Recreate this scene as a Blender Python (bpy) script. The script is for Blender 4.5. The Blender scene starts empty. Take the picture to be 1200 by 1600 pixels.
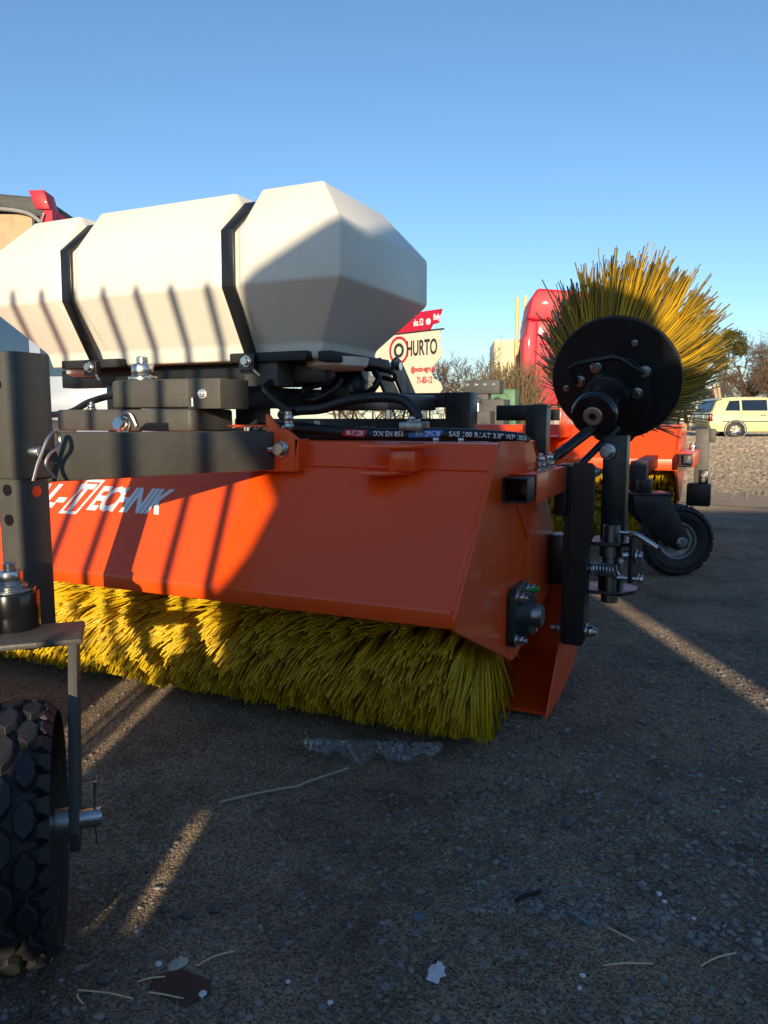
import bpy, bmesh, math, random
import numpy as np
from mathutils import Vector, Matrix
random.seed(7); rng = np.random.default_rng(11)
scene = bpy.context.scene
R = math.radians
# ------------------------------------------------------------------ camera
cam = bpy.data.cameras.new('camera'); camo = bpy.data.objects.new('camera', cam)
scene.collection.objects.link(camo); scene.camera = camo
cam.sensor_fit = 'VERTICAL'; cam.sensor_height = 36; cam.sensor_width = 36; cam.lens = 36*1190/1600
cam.clip_start = .02; cam.clip_end = 4000
camo.location = (0, 0, .65)
camo.rotation_euler = (R(90)-math.atan(145/1190), 0, R(24.8))
# ------------------------------------------------------------------ sky and sun
SUN_EL, SUN_AZ = 12.0, 20.2          # light travels towards -X by SUN_AZ from +Y
w = bpy.data.worlds.new('World'); scene.world = w; w.use_nodes = True
nt = w.node_tree; bg = nt.nodes['Background']
sky = nt.nodes.new('ShaderNodeTexSky'); sky.sky_type = 'NISHITA'; sky.sun_disc = False
sky.sun_elevation = R(SUN_EL); sky.sun_rotation = R(180-SUN_AZ)
sky.altitude = 200; sky.air_density = 1.0; sky.dust_density = .25; sky.ozone_density = 3.6
nt.links.new(sky.outputs[0], bg.inputs[0]); bg.inputs[1].default_value = .14
sl = bpy.data.lights.new('sun', 'SUN'); so = bpy.data.objects.new('sun', sl); scene.collection.objects.link(so)
sl.energy = 4.2; sl.angle = R(.45); sl.color = (1, .84, .60)
el, az = R(SUN_EL), R(SUN_AZ)
Ldir = Vector((-math.sin(az)*math.cos(el), math.cos(az)*math.cos(el), -math.sin(el)))
so.rotation_euler = Ldir.to_track_quat('-Z', 'Y').to_euler(); so.location = (3, -8, 6)
vs = scene.view_settings
vs.view_transform = 'Standard'; vs.look = 'None'; vs.gamma = 1; vs.use_curve_mapping = False; vs.exposure = .5
scene.render.resolution_x = 768; scene.render.resolution_y = 1024
# ------------------------------------------------------------------ materials
M = {}
def mat(name, col, rough=.5, metal=0, coat=0, var=0, vscale=6, bump=0, bscale=300, bdist=.002, col2=None, island=0,
        spec=.5, rvar=0, sss=0, trans=0, coords='Object', dust=0):
    m = bpy.data.materials.new(name); m.use_nodes = True; n = m.node_tree.nodes; l = m.node_tree.links
    b = n['Principled BSDF']
    b.inputs['Roughness'].default_value = rough; b.inputs['Metallic'].default_value = metal
    b.inputs['Coat Weight'].default_value = coat; b.inputs['Coat Roughness'].default_value = .06
    b.inputs['Specular IOR Level'].default_value = spec
    c1 = (*col, 1); c2 = (*(col2 if col2 else [c*(1-var) for c in col]), 1)
    tc = n.new('ShaderNodeTexCoord')
    out = None
    if var or col2:
        if island:
            g = n.new('ShaderNodeNewGeometry'); fac = g.outputs['Random Per Island']
        else:
            t = n.new('ShaderNodeTexNoise'); t.inputs['Scale'].default_value = vscale; t.inputs['Detail'].default_value = 8
            t.inputs['Roughness'].default_value = .65
            l.new(tc.outputs[coords], t.inputs['Vector'])
            rp = n.new('ShaderNodeValToRGB'); rp.color_ramp.elements[0].position = .35; rp.color_ramp.elements[1].position = .68
            l.new(t.outputs['Fac'], rp.inputs[0]); fac = rp.outputs['Color']
        mx = n.new('ShaderNodeMix'); mx.data_type = 'RGBA'; mx.inputs[6].default_value = c1; mx.inputs[7].default_value = c2
        l.new(fac, mx.inputs[0]); out = mx.outputs[2]
    if dust:
        t = n.new('ShaderNodeTexNoise'); t.inputs['Scale'].default_value = 55; t.inputs['Detail'].default_value = 10
        t.inputs['Roughness'].default_value = .8; l.new(tc.outputs[coords], t.inputs['Vector'])
        rp = n.new('ShaderNodeValToRGB'); rp.color_ramp.elements[0].position = .55; rp.color_ramp.elements[1].position = .8
        rp.color_ramp.elements[1].color = (dust, dust, dust, 1)
        l.new(t.outputs['Fac'], rp.inputs[0])
        mx = n.new('ShaderNodeMix'); mx.data_type = 'RGBA'; mx.inputs[6].default_value = c1; mx.inputs[7].default_value = (.32, .25, .18, 1)
        if out: l.new(out, mx.inputs[6])
        l.new(rp.outputs['Color'], mx.inputs[0]); out = mx.outputs[2]
    if out: l.new(out, b.inputs['Base Color'])
    else: b.inputs['Base Color'].default_value = c1
    if rvar:
        t = n.new('ShaderNodeTexNoise'); t.inputs['Scale'].default_value = 14; t.inputs['Detail'].default_value = 6
        l.new(tc.outputs[coords], t.inputs['Vector'])
        mr = n.new('ShaderNodeMapRange'); mr.inputs[1].default_value = .3; mr.inputs[2].default_value = .7
        mr.inputs[3].default_value = max(0, rough-rvar); mr.inputs[4].default_value = min(1, rough+rvar)
        l.new(t.outputs['Fac'], mr.inputs[0]); l.new(mr.outputs[0], b.inputs['Roughness'])
    if bump:
        t = n.new('ShaderNodeTexNoise'); t.inputs['Scale'].default_value = bscale; t.inputs['Detail'].default_value = 3
        l.new(tc.outputs[coords], t.inputs['Vector'])
        bp = n.new('ShaderNodeBump'); bp.inputs['Strength'].default_value = bump; bp.inputs['Distance'].default_value = bdist
        l.new(t.outputs['Fac'], bp.inputs['Height']); l.new(bp.outputs[0], b.inputs['Normal'])
    if sss:
        b.inputs['Subsurface Weight'].default_value = sss; b.inputs['Subsurface Radius'].default_value = (.02, .016, .01)
        b.inputs['Subsurface Scale'].default_value = .6
    if trans:
        tr = n.new('ShaderNodeBsdfTranslucent'); ms = n.new('ShaderNodeMixShader'); ms.inputs[0].default_value = trans
        if out: l.new(out, tr.inputs['Color'])
        else: tr.inputs['Color'].default_value = c1
        l.new(b.outputs[0], ms.inputs[1]); l.new(tr.outputs[0], ms.inputs[2]); l.new(ms.outputs[0], n['Material Output'].inputs[0])
    M[name] = m; return m
mat('orange', (.98, .088, .005), .34, coat=.35, var=.08, vscale=3, bump=.06, bscale=160, bdist=.001, rvar=.07, dust=.05)
mat('black', (.012, .0125, .014), .42, var=.3, vscale=30, bump=.25, bscale=420, bdist=.0008, rvar=.1, dust=.10)
mat('black_dusty', (.085, .078, .064), .55, var=.2, vscale=20, bump=.55, bscale=330, bdist=.0012, rvar=.1, dust=.22)
mat('black_gloss', (.008, .008, .009), .2, coat=.3)
mat('zinc', (.62, .62, .60), .3, metal=1, var=.25, vscale=60, rvar=.12)
mat('steel', (.33, .32, .31), .38, metal=1, var=.35, vscale=45, rvar=.12)
mat('brass', (.55, .42, .30), .4, metal=.8)
mat('cast_green', (.018, .035, .032), .4, var=.2, bump=.2, bscale=200)
mat('cap_green', (.02, .35, .08), .5)
mat('rubber', (.018, .0175, .018), .62, var=.35, vscale=22, bump=.3, bscale=260, dust=.25)
mat('rubber_hose', (.010, .010, .011), .45, bump=.15, bscale=500)
mat('tank_white', (.84, .79, .67), .42, var=.07, vscale=4, bump=.10, bscale=40, sss=.45, rvar=.06, dust=.10)
mat('bristle', (1.0, .72, .02), .30, col2=(.82, .56, .03), island=1, trans=.3)
mat('bristle_old', (1.0, .62, .02), .36, col2=(.26, .19, .045), island=1, trans=.35)
mat('white_print', (.82, .82, .80), .4)
mat('red_print', (.55, .02, .03), .4)
mat('blue_print', (.03, .16, .5), .4)
mat('grey_print', (.28, .29, .30), .5)
mat('rust_edge', (.10, .05, .03), .6)
def asphalt(name='asphalt', lo=(.10, .075, .052, 1), hi=(.66, .47, .285, 1), pc=(.15, .13, .11, 1), amp=.005, dk=(.36, .34, .33, 1)):
    m = bpy.data.materials.new(name); m.use_nodes = True; n = m.node_tree.nodes; l = m.node_tree.links
    b = n['Principled BSDF']; tc = n.new('ShaderNodeTexCoord')
    def noise(s, d=6, ro=.6):
        t = n.new('ShaderNodeTexNoise'); t.inputs['Scale'].default_value = s; t.inputs['Detail'].default_value = d
        t.inputs['Roughness'].default_value = ro; l.new(tc.outputs['Object'], t.inputs['Vector']); return t
    def ramp(src, p0, p1, c0=(0, 0, 0, 1), c1=(1, 1, 1, 1)):
        r = n.new('ShaderNodeValToRGB'); e = r.color_ramp.elements; e[0].position = p0; e[1].position = p1; e[0].color = c0; e[1].color = c1
        l.new(src, r.inputs[0]); return r
    def mix(f, a, c, mode='MIX'):
        x = n.new('ShaderNodeMix'); x.data_type = 'RGBA'; x.blend_type = mode
        for s, i in ((f, 0), (a, 6), (c, 7)):
            if isinstance(s, (int, float)): x.inputs[i].default_value = s
            elif isinstance(s, tuple): x.inputs[i].default_value = s
            else: l.new(s, x.inputs[i])
        return x.outputs[2]
    vo = n.new('ShaderNodeTexVoronoi'); vo.inputs['Scale'].default_value = 350; l.new(tc.outputs['Object'], vo.inputs['Vector'])
    vo2 = n.new('ShaderNodeTexVoronoi'); vo2.inputs['Scale'].default_value = 120; l.new(tc.outputs['Object'], vo2.inputs['Vector'])
    hs = n.new('ShaderNodeSeparateColor'); l.new(vo.outputs['Color'], hs.inputs[0])
    hs2 = n.new('ShaderNodeSeparateColor'); l.new(vo2.outputs['Color'], hs2.inputs[0])
    grain = ramp(hs.outputs[0], .0, 1, lo, hi)
    patch = ramp(noise(1.3, 8, .7).outputs['Fac'], .42, .62)
    dirt_and_sunlight = ramp(noise(3.2, 11, .8).outputs['Fac'], .44, .64)
    c = mix(patch.outputs[0], grain.outputs[0], pc)
    c = mix(.55, c, grain.outputs[0])
    d2 = mix(dirt_and_sunlight.outputs[0], (1, 1, 1, 1), dk)
    c = mix(1.0, c, d2, 'MULTIPLY')
    peb = ramp(hs2.outputs[1], .965, .985)
    c = mix(peb.outputs[0], c, (.32, .30, .28, 1))
    l.new(c, b.inputs['Base Color'])
    b.inputs['Diffuse Roughness'].default_value = 1.0; b.inputs['Roughness'].default_value = .82; b.inputs['Specular IOR Level'].default_value = .35
    ad = n.new('ShaderNodeMath'); ad.operation = 'MULTIPLY_ADD'; l.new(vo.outputs['Distance'], ad.inputs[0]); ad.inputs[1].default_value = -1.1
    l.new(noise(28, 10, .75).outputs['Fac'], ad.inputs[2])
    bp = n.new('ShaderNodeBump'); bp.inputs['Strength'].default_value = .9; bp.inputs['Distance'].default_value = amp
    l.new(ad.outputs[0], bp.inputs['Height']); l.new(bp.outputs[0], b.inputs['Normal'])
    M[name] = m
asphalt()
asphalt('dirt_and_sunlight', (.46, .36, .25, 1), (.78, .62, .44, 1), (.62, .49, .35, 1), .02, (.85, .83, .80, 1))  # paler tones: sunlight on the far ground is put into the colour
# ------------------------------------------------------------------ object helpers
col = scene.collection
I4 = Matrix.Identity(4)
WM = {}                       # world matrix of every object made here
def link(o, mw, parent=None):
    col.objects.link(o); WM[o.name] = mw.copy()
    if parent is not None:
        o.parent = parent; o.matrix_local = WM[parent.name].inverted() @ mw
    else: o.matrix_local = mw
    return o
def thing(name, label, cat, loc, group=None):
    o = bpy.data.objects.new(name, None); o.empty_display_size = .1
    link(o, Matrix.Translation(loc)); return tag(o, label, cat, group)
def tag(o, label, cat, group=None):
    o['label'] = label; o['category'] = cat
    if group: o['group'] = group
    return o
class G:
    def __init__(s): s.v = []; s.f = []
    def add(s, vs, fs):
        k = len(s.v); s.v += [tuple(map(float, p)) for p in vs]; s.f += [tuple(i+k for i in f) for f in fs]; return s
    def box(s, a, b):
        (x0, y0, z0), (x1, y1, z1) = a, b
        x0, x1 = min(x0, x1), max(x0, x1); y0, y1 = min(y0, y1), max(y0, y1); z0, z1 = min(z0, z1), max(z0, z1)
        return s.add([(x0,y0,z0),(x1,y0,z0),(x1,y1,z0),(x0,y1,z0),(x0,y0,z1),(x1,y0,z1),(x1,y1,z1),(x0,y1,z1)],
                     [(0,3,2,1),(4,5,6,7),(0,1,5,4),(1,2,6,5),(2,3,7,6),(3,0,4,7)])
    def obox(s, c, ux, uy, uz, sx, sy, sz):      # oriented box, full sizes
        c = Vector(c); ux, uy, uz = (Vector(q).normalized() for q in (ux, uy, uz)); P = []
        for a, b_, d in ((-1,-1,-1),(1,-1,-1),(1,1,-1),(-1,1,-1),(-1,-1,1),(1,-1,1),(1,1,1),(-1,1,1)):
            P.append(c+ux*a*sx/2+uy*b_*sy/2+uz*d*sz/2)
        return s.add(P, [(0,3,2,1),(4,5,6,7),(0,1,5,4),(1,2,6,5),(2,3,7,6),(3,0,4,7)])
    def bar(s, a, b, wd, ht, upv=(0, 0, 1)):     # rectangular bar from a to b
        a, b = Vector(a), Vector(b); d = (b-a).normalized(); u = Vector(upv); sd = d.cross(u).normalized(); u = sd.cross(d)
        return s.obox((a+b)/2, sd, d, u, wd, (b-a).length, ht)
    def cyl(s, a, b, r, n=24, r2=None, caps=True):
        a, b = Vector(a), Vector(b); d = (b-a).normalized(); r2 = r if r2 is None else r2
        q = Vector((0, 0, 1)) if abs(d.z) < .9 else Vector((1, 0, 0))
        u = d.cross(q).normalized(); v = d.cross(u)
        P = []
        for i in range(n):
            t = 2*math.pi*i/n; e = u*math.cos(t)+v*math.sin(t); P += [a+e*r, b+e*r2]
        F = [(2*i, 2*((i+1) % n), 2*((i+1) % n)+1, 2*i+1) for i in range(n)]
        if caps: F += [tuple(2*i for i in range(n))[::-1], tuple(2*i+1 for i in range(n))]
        return s.add(P, F)
    def rev(s, c, ax, prof, n=48, closed=True):  # revolve (axial, radius) profile about ax
        c = Vector(c); d = Vector(ax).normalized(); q = Vector((0, 0, 1)) if abs(d.z) < .9 else Vector((1, 0, 0))
        u = d.cross(q).normalized(); v = d.cross(u); m = len(prof); P = []
        for i in range(n):
            t = 2*math.pi*i/n; e = u*math.cos(t)+v*math.sin(t)
            P += [c+d*a+e*r for a, r in prof]
        F = []
        for i in range(n):
            j = (i+1) % n
            for k in range(m if closed else m-1):
                k2 = (k+1) % m; F.append((i*m+k, i*m+k2, j*m+k2, j*m+k))
        return s.add(P, F)
    def tube(s, pts, r, n=10, cap=True):
        pts = [Vector(p) for p in pts]; m = len(pts); P = []; u = None
        for i, p in enumerate(pts):
            d = (pts[min(i+1, m-1)]-pts[max(i-1, 0)]).normalized()
            if u is None:
                q = Vector((0, 0, 1)) if abs(d.z) < .9 else Vector((1, 0, 0)); u = d.cross(q).normalized()
            else: u = (u-d*u.dot(d)).normalized()
            v = d.cross(u); rr = r[i] if isinstance(r, (list, tuple)) else r
            P += [p+(u*math.cos(2*math.pi*k/n)+v*math.sin(2*math.pi*k/n))*rr for k in range(n)]
        F = [(i*n+k, i*n+(k+1) % n, (i+1)*n+(k+1) % n, (i+1)*n+k) for i in range(m-1) for k in range(n)]
        if cap: F += [tuple(range(n))[::-1], tuple((m-1)*n+k for k in range(n))]
        return s.add(P, F)
    def prism(s, poly, ax, lo, hi):              # polygon in the plane normal to axis ax (0,1,2), extruded lo..hi
        def mk(p, t):
            q = [0, 0, 0]; o = [i for i in range(3) if i != ax]; q[o[0]], q[o[1]] = p; q[ax] = t; return q
        n = len(poly)
        return s.add([mk(p, lo) for p in poly]+[mk(p, hi) for p in poly],
                     [tuple(range(n))[::-1], tuple(range(n, 2*n))]+[(i, (i+1) % n, n+(i+1) % n, n+i) for i in range(n)])
    def plate(s, poly, o, ux, uy, t):            # polygon (a,b) in plane o+a ux+b uy, thickness t along ux x uy
        o, ux, uy = Vector(o), Vector(ux).normalized(), Vector(uy).normalized(); nz = ux.cross(uy).normalized(); n = len(poly)
        P = [o+ux*a+uy*b for a, b in poly]
        return s.add(P+[p+nz*t for p in P], [tuple(range(n))[::-1], tuple(range(n, 2*n))]+[(i, (i+1) % n, n+(i+1) % n, n+i) for i in range(n)])
    def mesh(s, name, m, bevel=0, seg=2, smooth=35, ang=25):
        me = bpy.data.meshes.new(name); me.from_pydata(s.v, [], s.f)
        bm = bmesh.new(); bm.from_mesh(me); bmesh.ops.recalc_face_normals(bm, faces=bm.faces)
        if bevel:
            es = [e for e in bm.edges if len(e.link_faces) == 2 and e.calc_face_angle(0) > R(ang)]
            bmesh.ops.bevel(bm, geom=es, offset=bevel, segments=seg, profile=.5, affect='EDGES', clamp_overlap=True)
        bm.to_mesh(me); bm.free()
        if smooth:
            me.polygons.foreach_set('use_smooth', [True]*len(me.polygons)); me.set_sharp_from_angle(angle=R(smooth))
        me.materials.append(M[m]); return me
    def obj(s, name, m, parent=None, T=I4, **k):
        return link(bpy.data.objects.new(name, s.mesh(name, m, **k)), T, parent)
def place(name, me, parent, mw): return link(bpy.data.objects.new(name, me), mw, parent)
def frame_to(p, d, spin=0):                      # matrix: local +Z along d at p
    return Matrix.Translation(p) @ Vector(d).to_track_quat('Z', 'Y').to_matrix().to_4x4() @ Matrix.Rotation(spin, 4, 'Z')
def sheet(poly, t):                              # thin sheet: open polyline -> closed polygon, offset to its right
    n = len(poly); off = []
    for i in range(n):
        a = Vector(poly[max(i-1, 0)]); b = Vector(poly[i]); c = Vector(poly[min(i+1, n-1)])
        d1 = (b-a).normalized() if i else (c-b).normalized(); d2 = (c-b).normalized() if i < n-1 else d1
        n1 = Vector((d1.y, -d1.x)); n2 = Vector((d2.y, -d2.x)); m_ = (n1+n2).normalized()
        off.append(tuple(b+m_*t/max(.4, m_.dot(n1))))
    return [tuple(p) for p in poly]+off[::-1]
def spline(pts, k=8):
    pts = [Vector(p) for p in pts]; out = []
    for i in range(len(pts)-1):
        p0, p1, p2, p3 = pts[max(i-1, 0)], pts[i], pts[i+1], pts[min(i+2, len(pts)-1)]
        for j in range(k):
            t = j/k
            out.append(.5*((2*p1)+(p2-p0)*t+(2*p0-5*p1+4*p2-p3)*t*t+(3*p1-p0-3*p2+p3)*t**3))
    return out+[pts[-1]]
def strands(name, P0, P1, P2, wdt, m, parent=None, T=I4):   # thousands of three-sided bristles as one mesh
    n = len(P0); d = P2-P0; d /= np.linalg.norm(d, axis=1)[:, None]
    q = rng.normal(size=(n, 3)); u = np.cross(d, q); u /= np.linalg.norm(u, axis=1)[:, None]; v = np.cross(d, u)
    V = np.zeros((n, 9, 3))
    for j, (P, k) in enumerate(((P0, 1.), (P1, 1.), (P2, .75))):
        for a in range(3):
            t = 2*math.pi*a/3; V[:, j*3+a] = P+(u*math.cos(t)+v*math.sin(t))*(wdt[:, None]*k*.6)
    loc = []
    for j in range(2):
        for a in range(3):
            b = (a+1) % 3; loc.append((j*3+a, j*3+b, j*3+3+b, j*3+3+a))
    F = (np.array(loc)[None]+9*np.arange(n)[:, None, None]).reshape(-1, 4)
    tri = (np.array([6, 7, 8])[None]+9*np.arange(n)[:, None])
    me = bpy.data.meshes.new(name); me.vertices.add(n*9); me.vertices.foreach_set('co', V.reshape(-1))
    loops = np.concatenate([F.reshape(-1), tri.reshape(-1)]).astype(np.int32)
    nf = len(F)+n; me.loops.add(len(loops)); me.loops.foreach_set('vertex_index', loops); me.polygons.add(nf)
    starts = np.concatenate([np.arange(len(F))*4, len(F)*4+np.arange(n)*3]).astype(np.int32)
    me.polygons.foreach_set('loop_start', starts)
    me.update(calc_edges=True); me.validate(); me.materials.append(M[m])
    o = bpy.data.objects.new(name, me); link(o, T, parent); o['kind'] = 'stuff'; return o
def text_mesh(txt, size, m, shear=0, bold=0, spacing=1, depth=.0004, mapf=None):
    cu = bpy.data.curves.new('lettering', 'FONT'); cu.body = txt; cu.size = size; cu.shear = shear; cu.offset = bold
    cu.space_character = spacing; cu.extrude = depth; cu.resolution_u = 3
    o = bpy.data.objects.new('lettering_src', cu); col.objects.link(o)
    dg = bpy.context.evaluated_depsgraph_get(); me = bpy.data.meshes.new_from_object(o.evaluated_get(dg))
    bpy.data.objects.remove(o); bpy.data.curves.remove(cu)
    if mapf:
        for v in me.vertices: v.co = mapf(v.co)
    me.materials.clear(); me.materials.append(M[m]); return me
# shared bolts
def bolt_mesh(name, af, h, wr, m='zinc', stub=0, sr=0):
    g = G(); g.cyl((0, 0, 0), (0, 0, h*.25), wr, 20)
    g.cyl((0, 0, h*.25), (0, 0, h), af/2/math.cos(R(30)), 6)
    if stub: g.cyl((0, 0, h), (0, 0, h+stub), sr or af*.3, 12)
    return g.mesh(name, m, bevel=af*.05, seg=1)
BOLT = bolt_mesh('bolt', .019, .014, .014)
BOLT_S = bolt_mesh('bolt_small', .011, .009, .008)
NUT = bolt_mesh('nut', .019, .016, .014, stub=.007)
def bolt(parent, p, d, me=BOLT, sc=1, spin=None, name='bolt'):
    return place(name, me, parent, frame_to(p, d, random.uniform(0, 1) if spin is None else spin) @ Matrix.Scale(sc, 4))
# ------------------------------------------------------------------ ground
g = G(); n = 24
g.add([(x, y, 0) for y in (-60, 600) for x in (-400, 400)], [(0, 1, 3, 2)])
gr = g.obj('ground', 'asphalt', smooth=0); gr['kind'] = 'structure'
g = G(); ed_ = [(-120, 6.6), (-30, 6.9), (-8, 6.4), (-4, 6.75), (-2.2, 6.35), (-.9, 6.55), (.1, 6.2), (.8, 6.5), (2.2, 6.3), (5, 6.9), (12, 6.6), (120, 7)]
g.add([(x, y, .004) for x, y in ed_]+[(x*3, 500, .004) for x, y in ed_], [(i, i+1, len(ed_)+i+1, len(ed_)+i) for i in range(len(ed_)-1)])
gy = g.obj('sun_toned_yard', 'dirt_and_sunlight', smooth=0); gy['kind'] = 'structure'  # pale sheet added so the far ground looks sunlit
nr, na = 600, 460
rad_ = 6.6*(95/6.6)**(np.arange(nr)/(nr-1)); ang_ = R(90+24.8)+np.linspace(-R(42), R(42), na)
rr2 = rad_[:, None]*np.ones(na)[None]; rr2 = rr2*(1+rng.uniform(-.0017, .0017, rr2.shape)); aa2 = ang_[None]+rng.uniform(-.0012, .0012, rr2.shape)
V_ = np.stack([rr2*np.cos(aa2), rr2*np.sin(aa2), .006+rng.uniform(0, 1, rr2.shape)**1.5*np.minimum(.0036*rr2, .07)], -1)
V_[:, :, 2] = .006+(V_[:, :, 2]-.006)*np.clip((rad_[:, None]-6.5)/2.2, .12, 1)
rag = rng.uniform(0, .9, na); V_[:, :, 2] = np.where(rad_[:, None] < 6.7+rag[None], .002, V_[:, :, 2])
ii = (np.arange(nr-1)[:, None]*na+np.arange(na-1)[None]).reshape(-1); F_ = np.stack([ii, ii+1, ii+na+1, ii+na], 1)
me = bpy.data.meshes.new('sun_facing_gravel'); me.from_pydata(V_.reshape(-1, 3), [], F_); me.materials.append(M['dirt_and_sunlight'])  # lumps added to face the low sun and brighten the far ground
lg = bpy.data.objects.new('sun_facing_gravel', me); link(lg, I4); lg['kind'] = 'stuff'
# ------------------------------------------------------------------ sweeper parts shared by both machines
def brush(root, x0, x1, cy, cz, rr, n, T=I4, th0=-55, th1=130, wd=.0042, back=.2):
    core = G().cyl((x0-.01, cy, cz), (x1+.012, cy, cz), .075, 40).obj('brush_core', 'black', root, T)
    def gen(n, a0, a1):
        L = x1-x0; arc = R(a1-a0); sp = .032
        nx, na = max(2, int(L/sp)), max(2, int(arc*rr/sp))
        lx = rng.normal(0, .008, (na, nx)); la = rng.normal(0, .038, (na, nx)); lr = rng.uniform(.945, 1.0, (na, nx))
        wave = .02*np.sin(np.arange(nx)*.55)[None]+.015*np.sin(np.arange(na)*.9)[:, None]
        la = la+wave*.8; lx = lx+.35*wave
        i = rng.integers(0, nx, n); j = rng.integers(0, na, n)
        cx = (i+.5+.35*(j % 2-.5))/nx*L+x0; ca = R(a0)+(j+.5)/na*arc
        xs = cx+rng.normal(0, .007, n); as_ = ca+rng.normal(0, .08, n)
        end = np.clip((cx-(x1-.09))/.09, 0, 1)**2*.018-np.clip((x0+.09-cx)/.09, 0, 1)**2*.018
        xt = cx+lx[j, i]+rng.normal(0, .0085, n)+end; at = ca+la[j, i]+rng.normal(0, .032, n)
        r2 = rr*lr[j, i]*(1-np.abs(rng.normal(0, .03, n)))
        lim = .012+.03*np.clip(np.sin(at)-.55, 0, 1); xt = np.clip(xt, x0-lim, x1+lim)
        def P(x, a, r): return np.stack([x, cy-r*np.cos(a), cz-r*np.sin(a)], 1)
        p0 = P(xs, as_, np.full(n, .07)); p2 = P(xt, at, r2); p1 = P(.47*xs+.53*xt+rng.normal(0, .001, n), .47*as_+.53*at, .07+(r2-.07)*.53)
        p2[:, 2] = np.maximum(p2[:, 2], cz-rr+.002); p1[:, 2] = np.maximum(p1[:, 2], cz-rr+.01)
        return p0, p1, p2
    A = gen(n, th0, th1); B = gen(int(n*back), th1, 360+th0)
    P = [np.concatenate([a, b]) for a, b in zip(A, B)]
    strands('bristles', *P, rng.uniform(.75, 1.25, len(P[0]))*wd, 'bristle', core, T)
    return core
def wheel(root, c, ax, Rw, wt, T=I4, rimr=.52, hub=True):
    """pneumatic castor wheel: tyre > rim, hub, tread blocks; the tyre is the part"""
    h = wt/2; rt = Rw-.009
    prof = [(-h*.62, Rw*rimr), (-h*.98, Rw*.68), (-h*1.0, Rw*.80), (-h*.86, rt*.955), (-h*.5, rt*.99), (0, rt), (h*.5, rt*.99), (h*.86, rt*.955), (h*1.0, Rw*.80), (h*.98, Rw*.68), (h*.62, Rw*rimr)]
    ty = G().rev(c, ax, prof, 72).obj('tyre', 'rubber', root, T, smooth=50)
    g = G(); r0 = Rw*rimr
    g.rev(c, ax, [(-h*.66, r0*1.04), (-h*.66, r0*.95), (-h*.3, r0*.86), (-h*.25, r0*.3), (h*.25, r0*.3), (h*.3, r0*.86), (h*.66, r0*.95), (h*.66, r0*1.04), (h*.5, r0*1.0), (-h*.5, r0*1.0)], 48)
    g.obj('rim', 'zinc', ty, T, smooth=50)
    g = G(); a = Vector(ax).normalized(); g.cyl(Vector(c)-a*h*.8, Vector(c)+a*h*.8, r0*.32, 24); g.obj('hub', 'steel', ty, T)
    # tread: hexagon blocks in three staggered rows plus shoulder lugs, each its own piece
    d = a; q = Vector((0, 0, 1)); u = d.cross(q).normalized(); v = d.cross(u)
    def hexm(L, W, H, name):
        P = [(-L*.5, 0), (-L*.22, -W*.5), (L*.22, -W*.5), (L*.5, 0), (L*.22, W*.5), (-L*.22, W*.5)]
        gg = G(); gg.add([(x, y, -.004) for x, y in P]+[(x*.86, y*.86, H) for x, y in P],
                         [tuple(range(6))[::-1], tuple(range(6, 12))]+[(i, (i+1) % 6, 6+(i+1) % 6, 6+i) for i in range(6)])
        return gg.mesh(name, 'rubber', bevel=.0008, seg=1)
    def lugm(L, W, H, name):
        gg = G(); gg.add([(-L*.5, -W*.3, -.004), (L*.5, -W*.5, -.004), (L*.5, W*.5, -.004), (-L*.5, W*.3, -.004),
                          (-L*.42, -W*.25, H), (L*.42, -W*.42, H), (L*.42, W*.42, H), (-L*.42, W*.25, H)],
                         [(3,2,1,0),(4,5,6,7),(0,1,5,4),(1,2,6,5),(2,3,7,6),(3,0,4,7)])
        return gg.mesh(name, 'rubber', bevel=.0008, seg=1)
    nb = 18; pitch = 2*math.pi*Rw/nb
    HX = hexm(pitch*.98, wt*.30, .0095, 'tread_block'); HS = hexm(pitch*.86, wt*.27, .0095, 'tread_block'); LG = lugm(wt*.24, pitch*.5, .008, 'tread_lug')
    for k in range(nb):
        for off, ph, mm in ((0, 0, HX), (-.285, .5, HS), (.285, .5, HS)):
            t = 2*math.pi*(k+ph)/nb; e = u*math.cos(t)+v*math.sin(t); tt = d.cross(e)
            r_ = rt*(1-.02*abs(off)/.27)-.0005; nrm = (e+d*(.28*off)).normalized(); ty_ = nrm.cross(tt).normalized()
            p = Vector(c)+d*off*wt+e*r_
            m4 = Matrix.Translation(p) @ Matrix((tt, ty_, nrm)).transposed().to_4x4()
            place('tread_block', mm, ty, T @ m4)
    for k in range(2*nb):
        for sg in (-1, 1):
            t = 2*math.pi*(k+.25*(sg+1))/(2*nb); e = u*math.cos(t)+v*math.sin(t); tt = d.cross(e)
            nrm = (e*.62+d*sg*.78).normalized(); xx = tt.cross(nrm).normalized()
            if xx.dot(d*sg) < 0: xx = -xx
            yy = nrm.cross(xx)
            p = Vector(c)+d*sg*wt*.455+e*(rt*.945)
            place('tread_block', LG, ty, T @ Matrix.Translation(p) @ Matrix((xx, yy, nrm)).transposed().to_4x4())
    return ty
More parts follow.
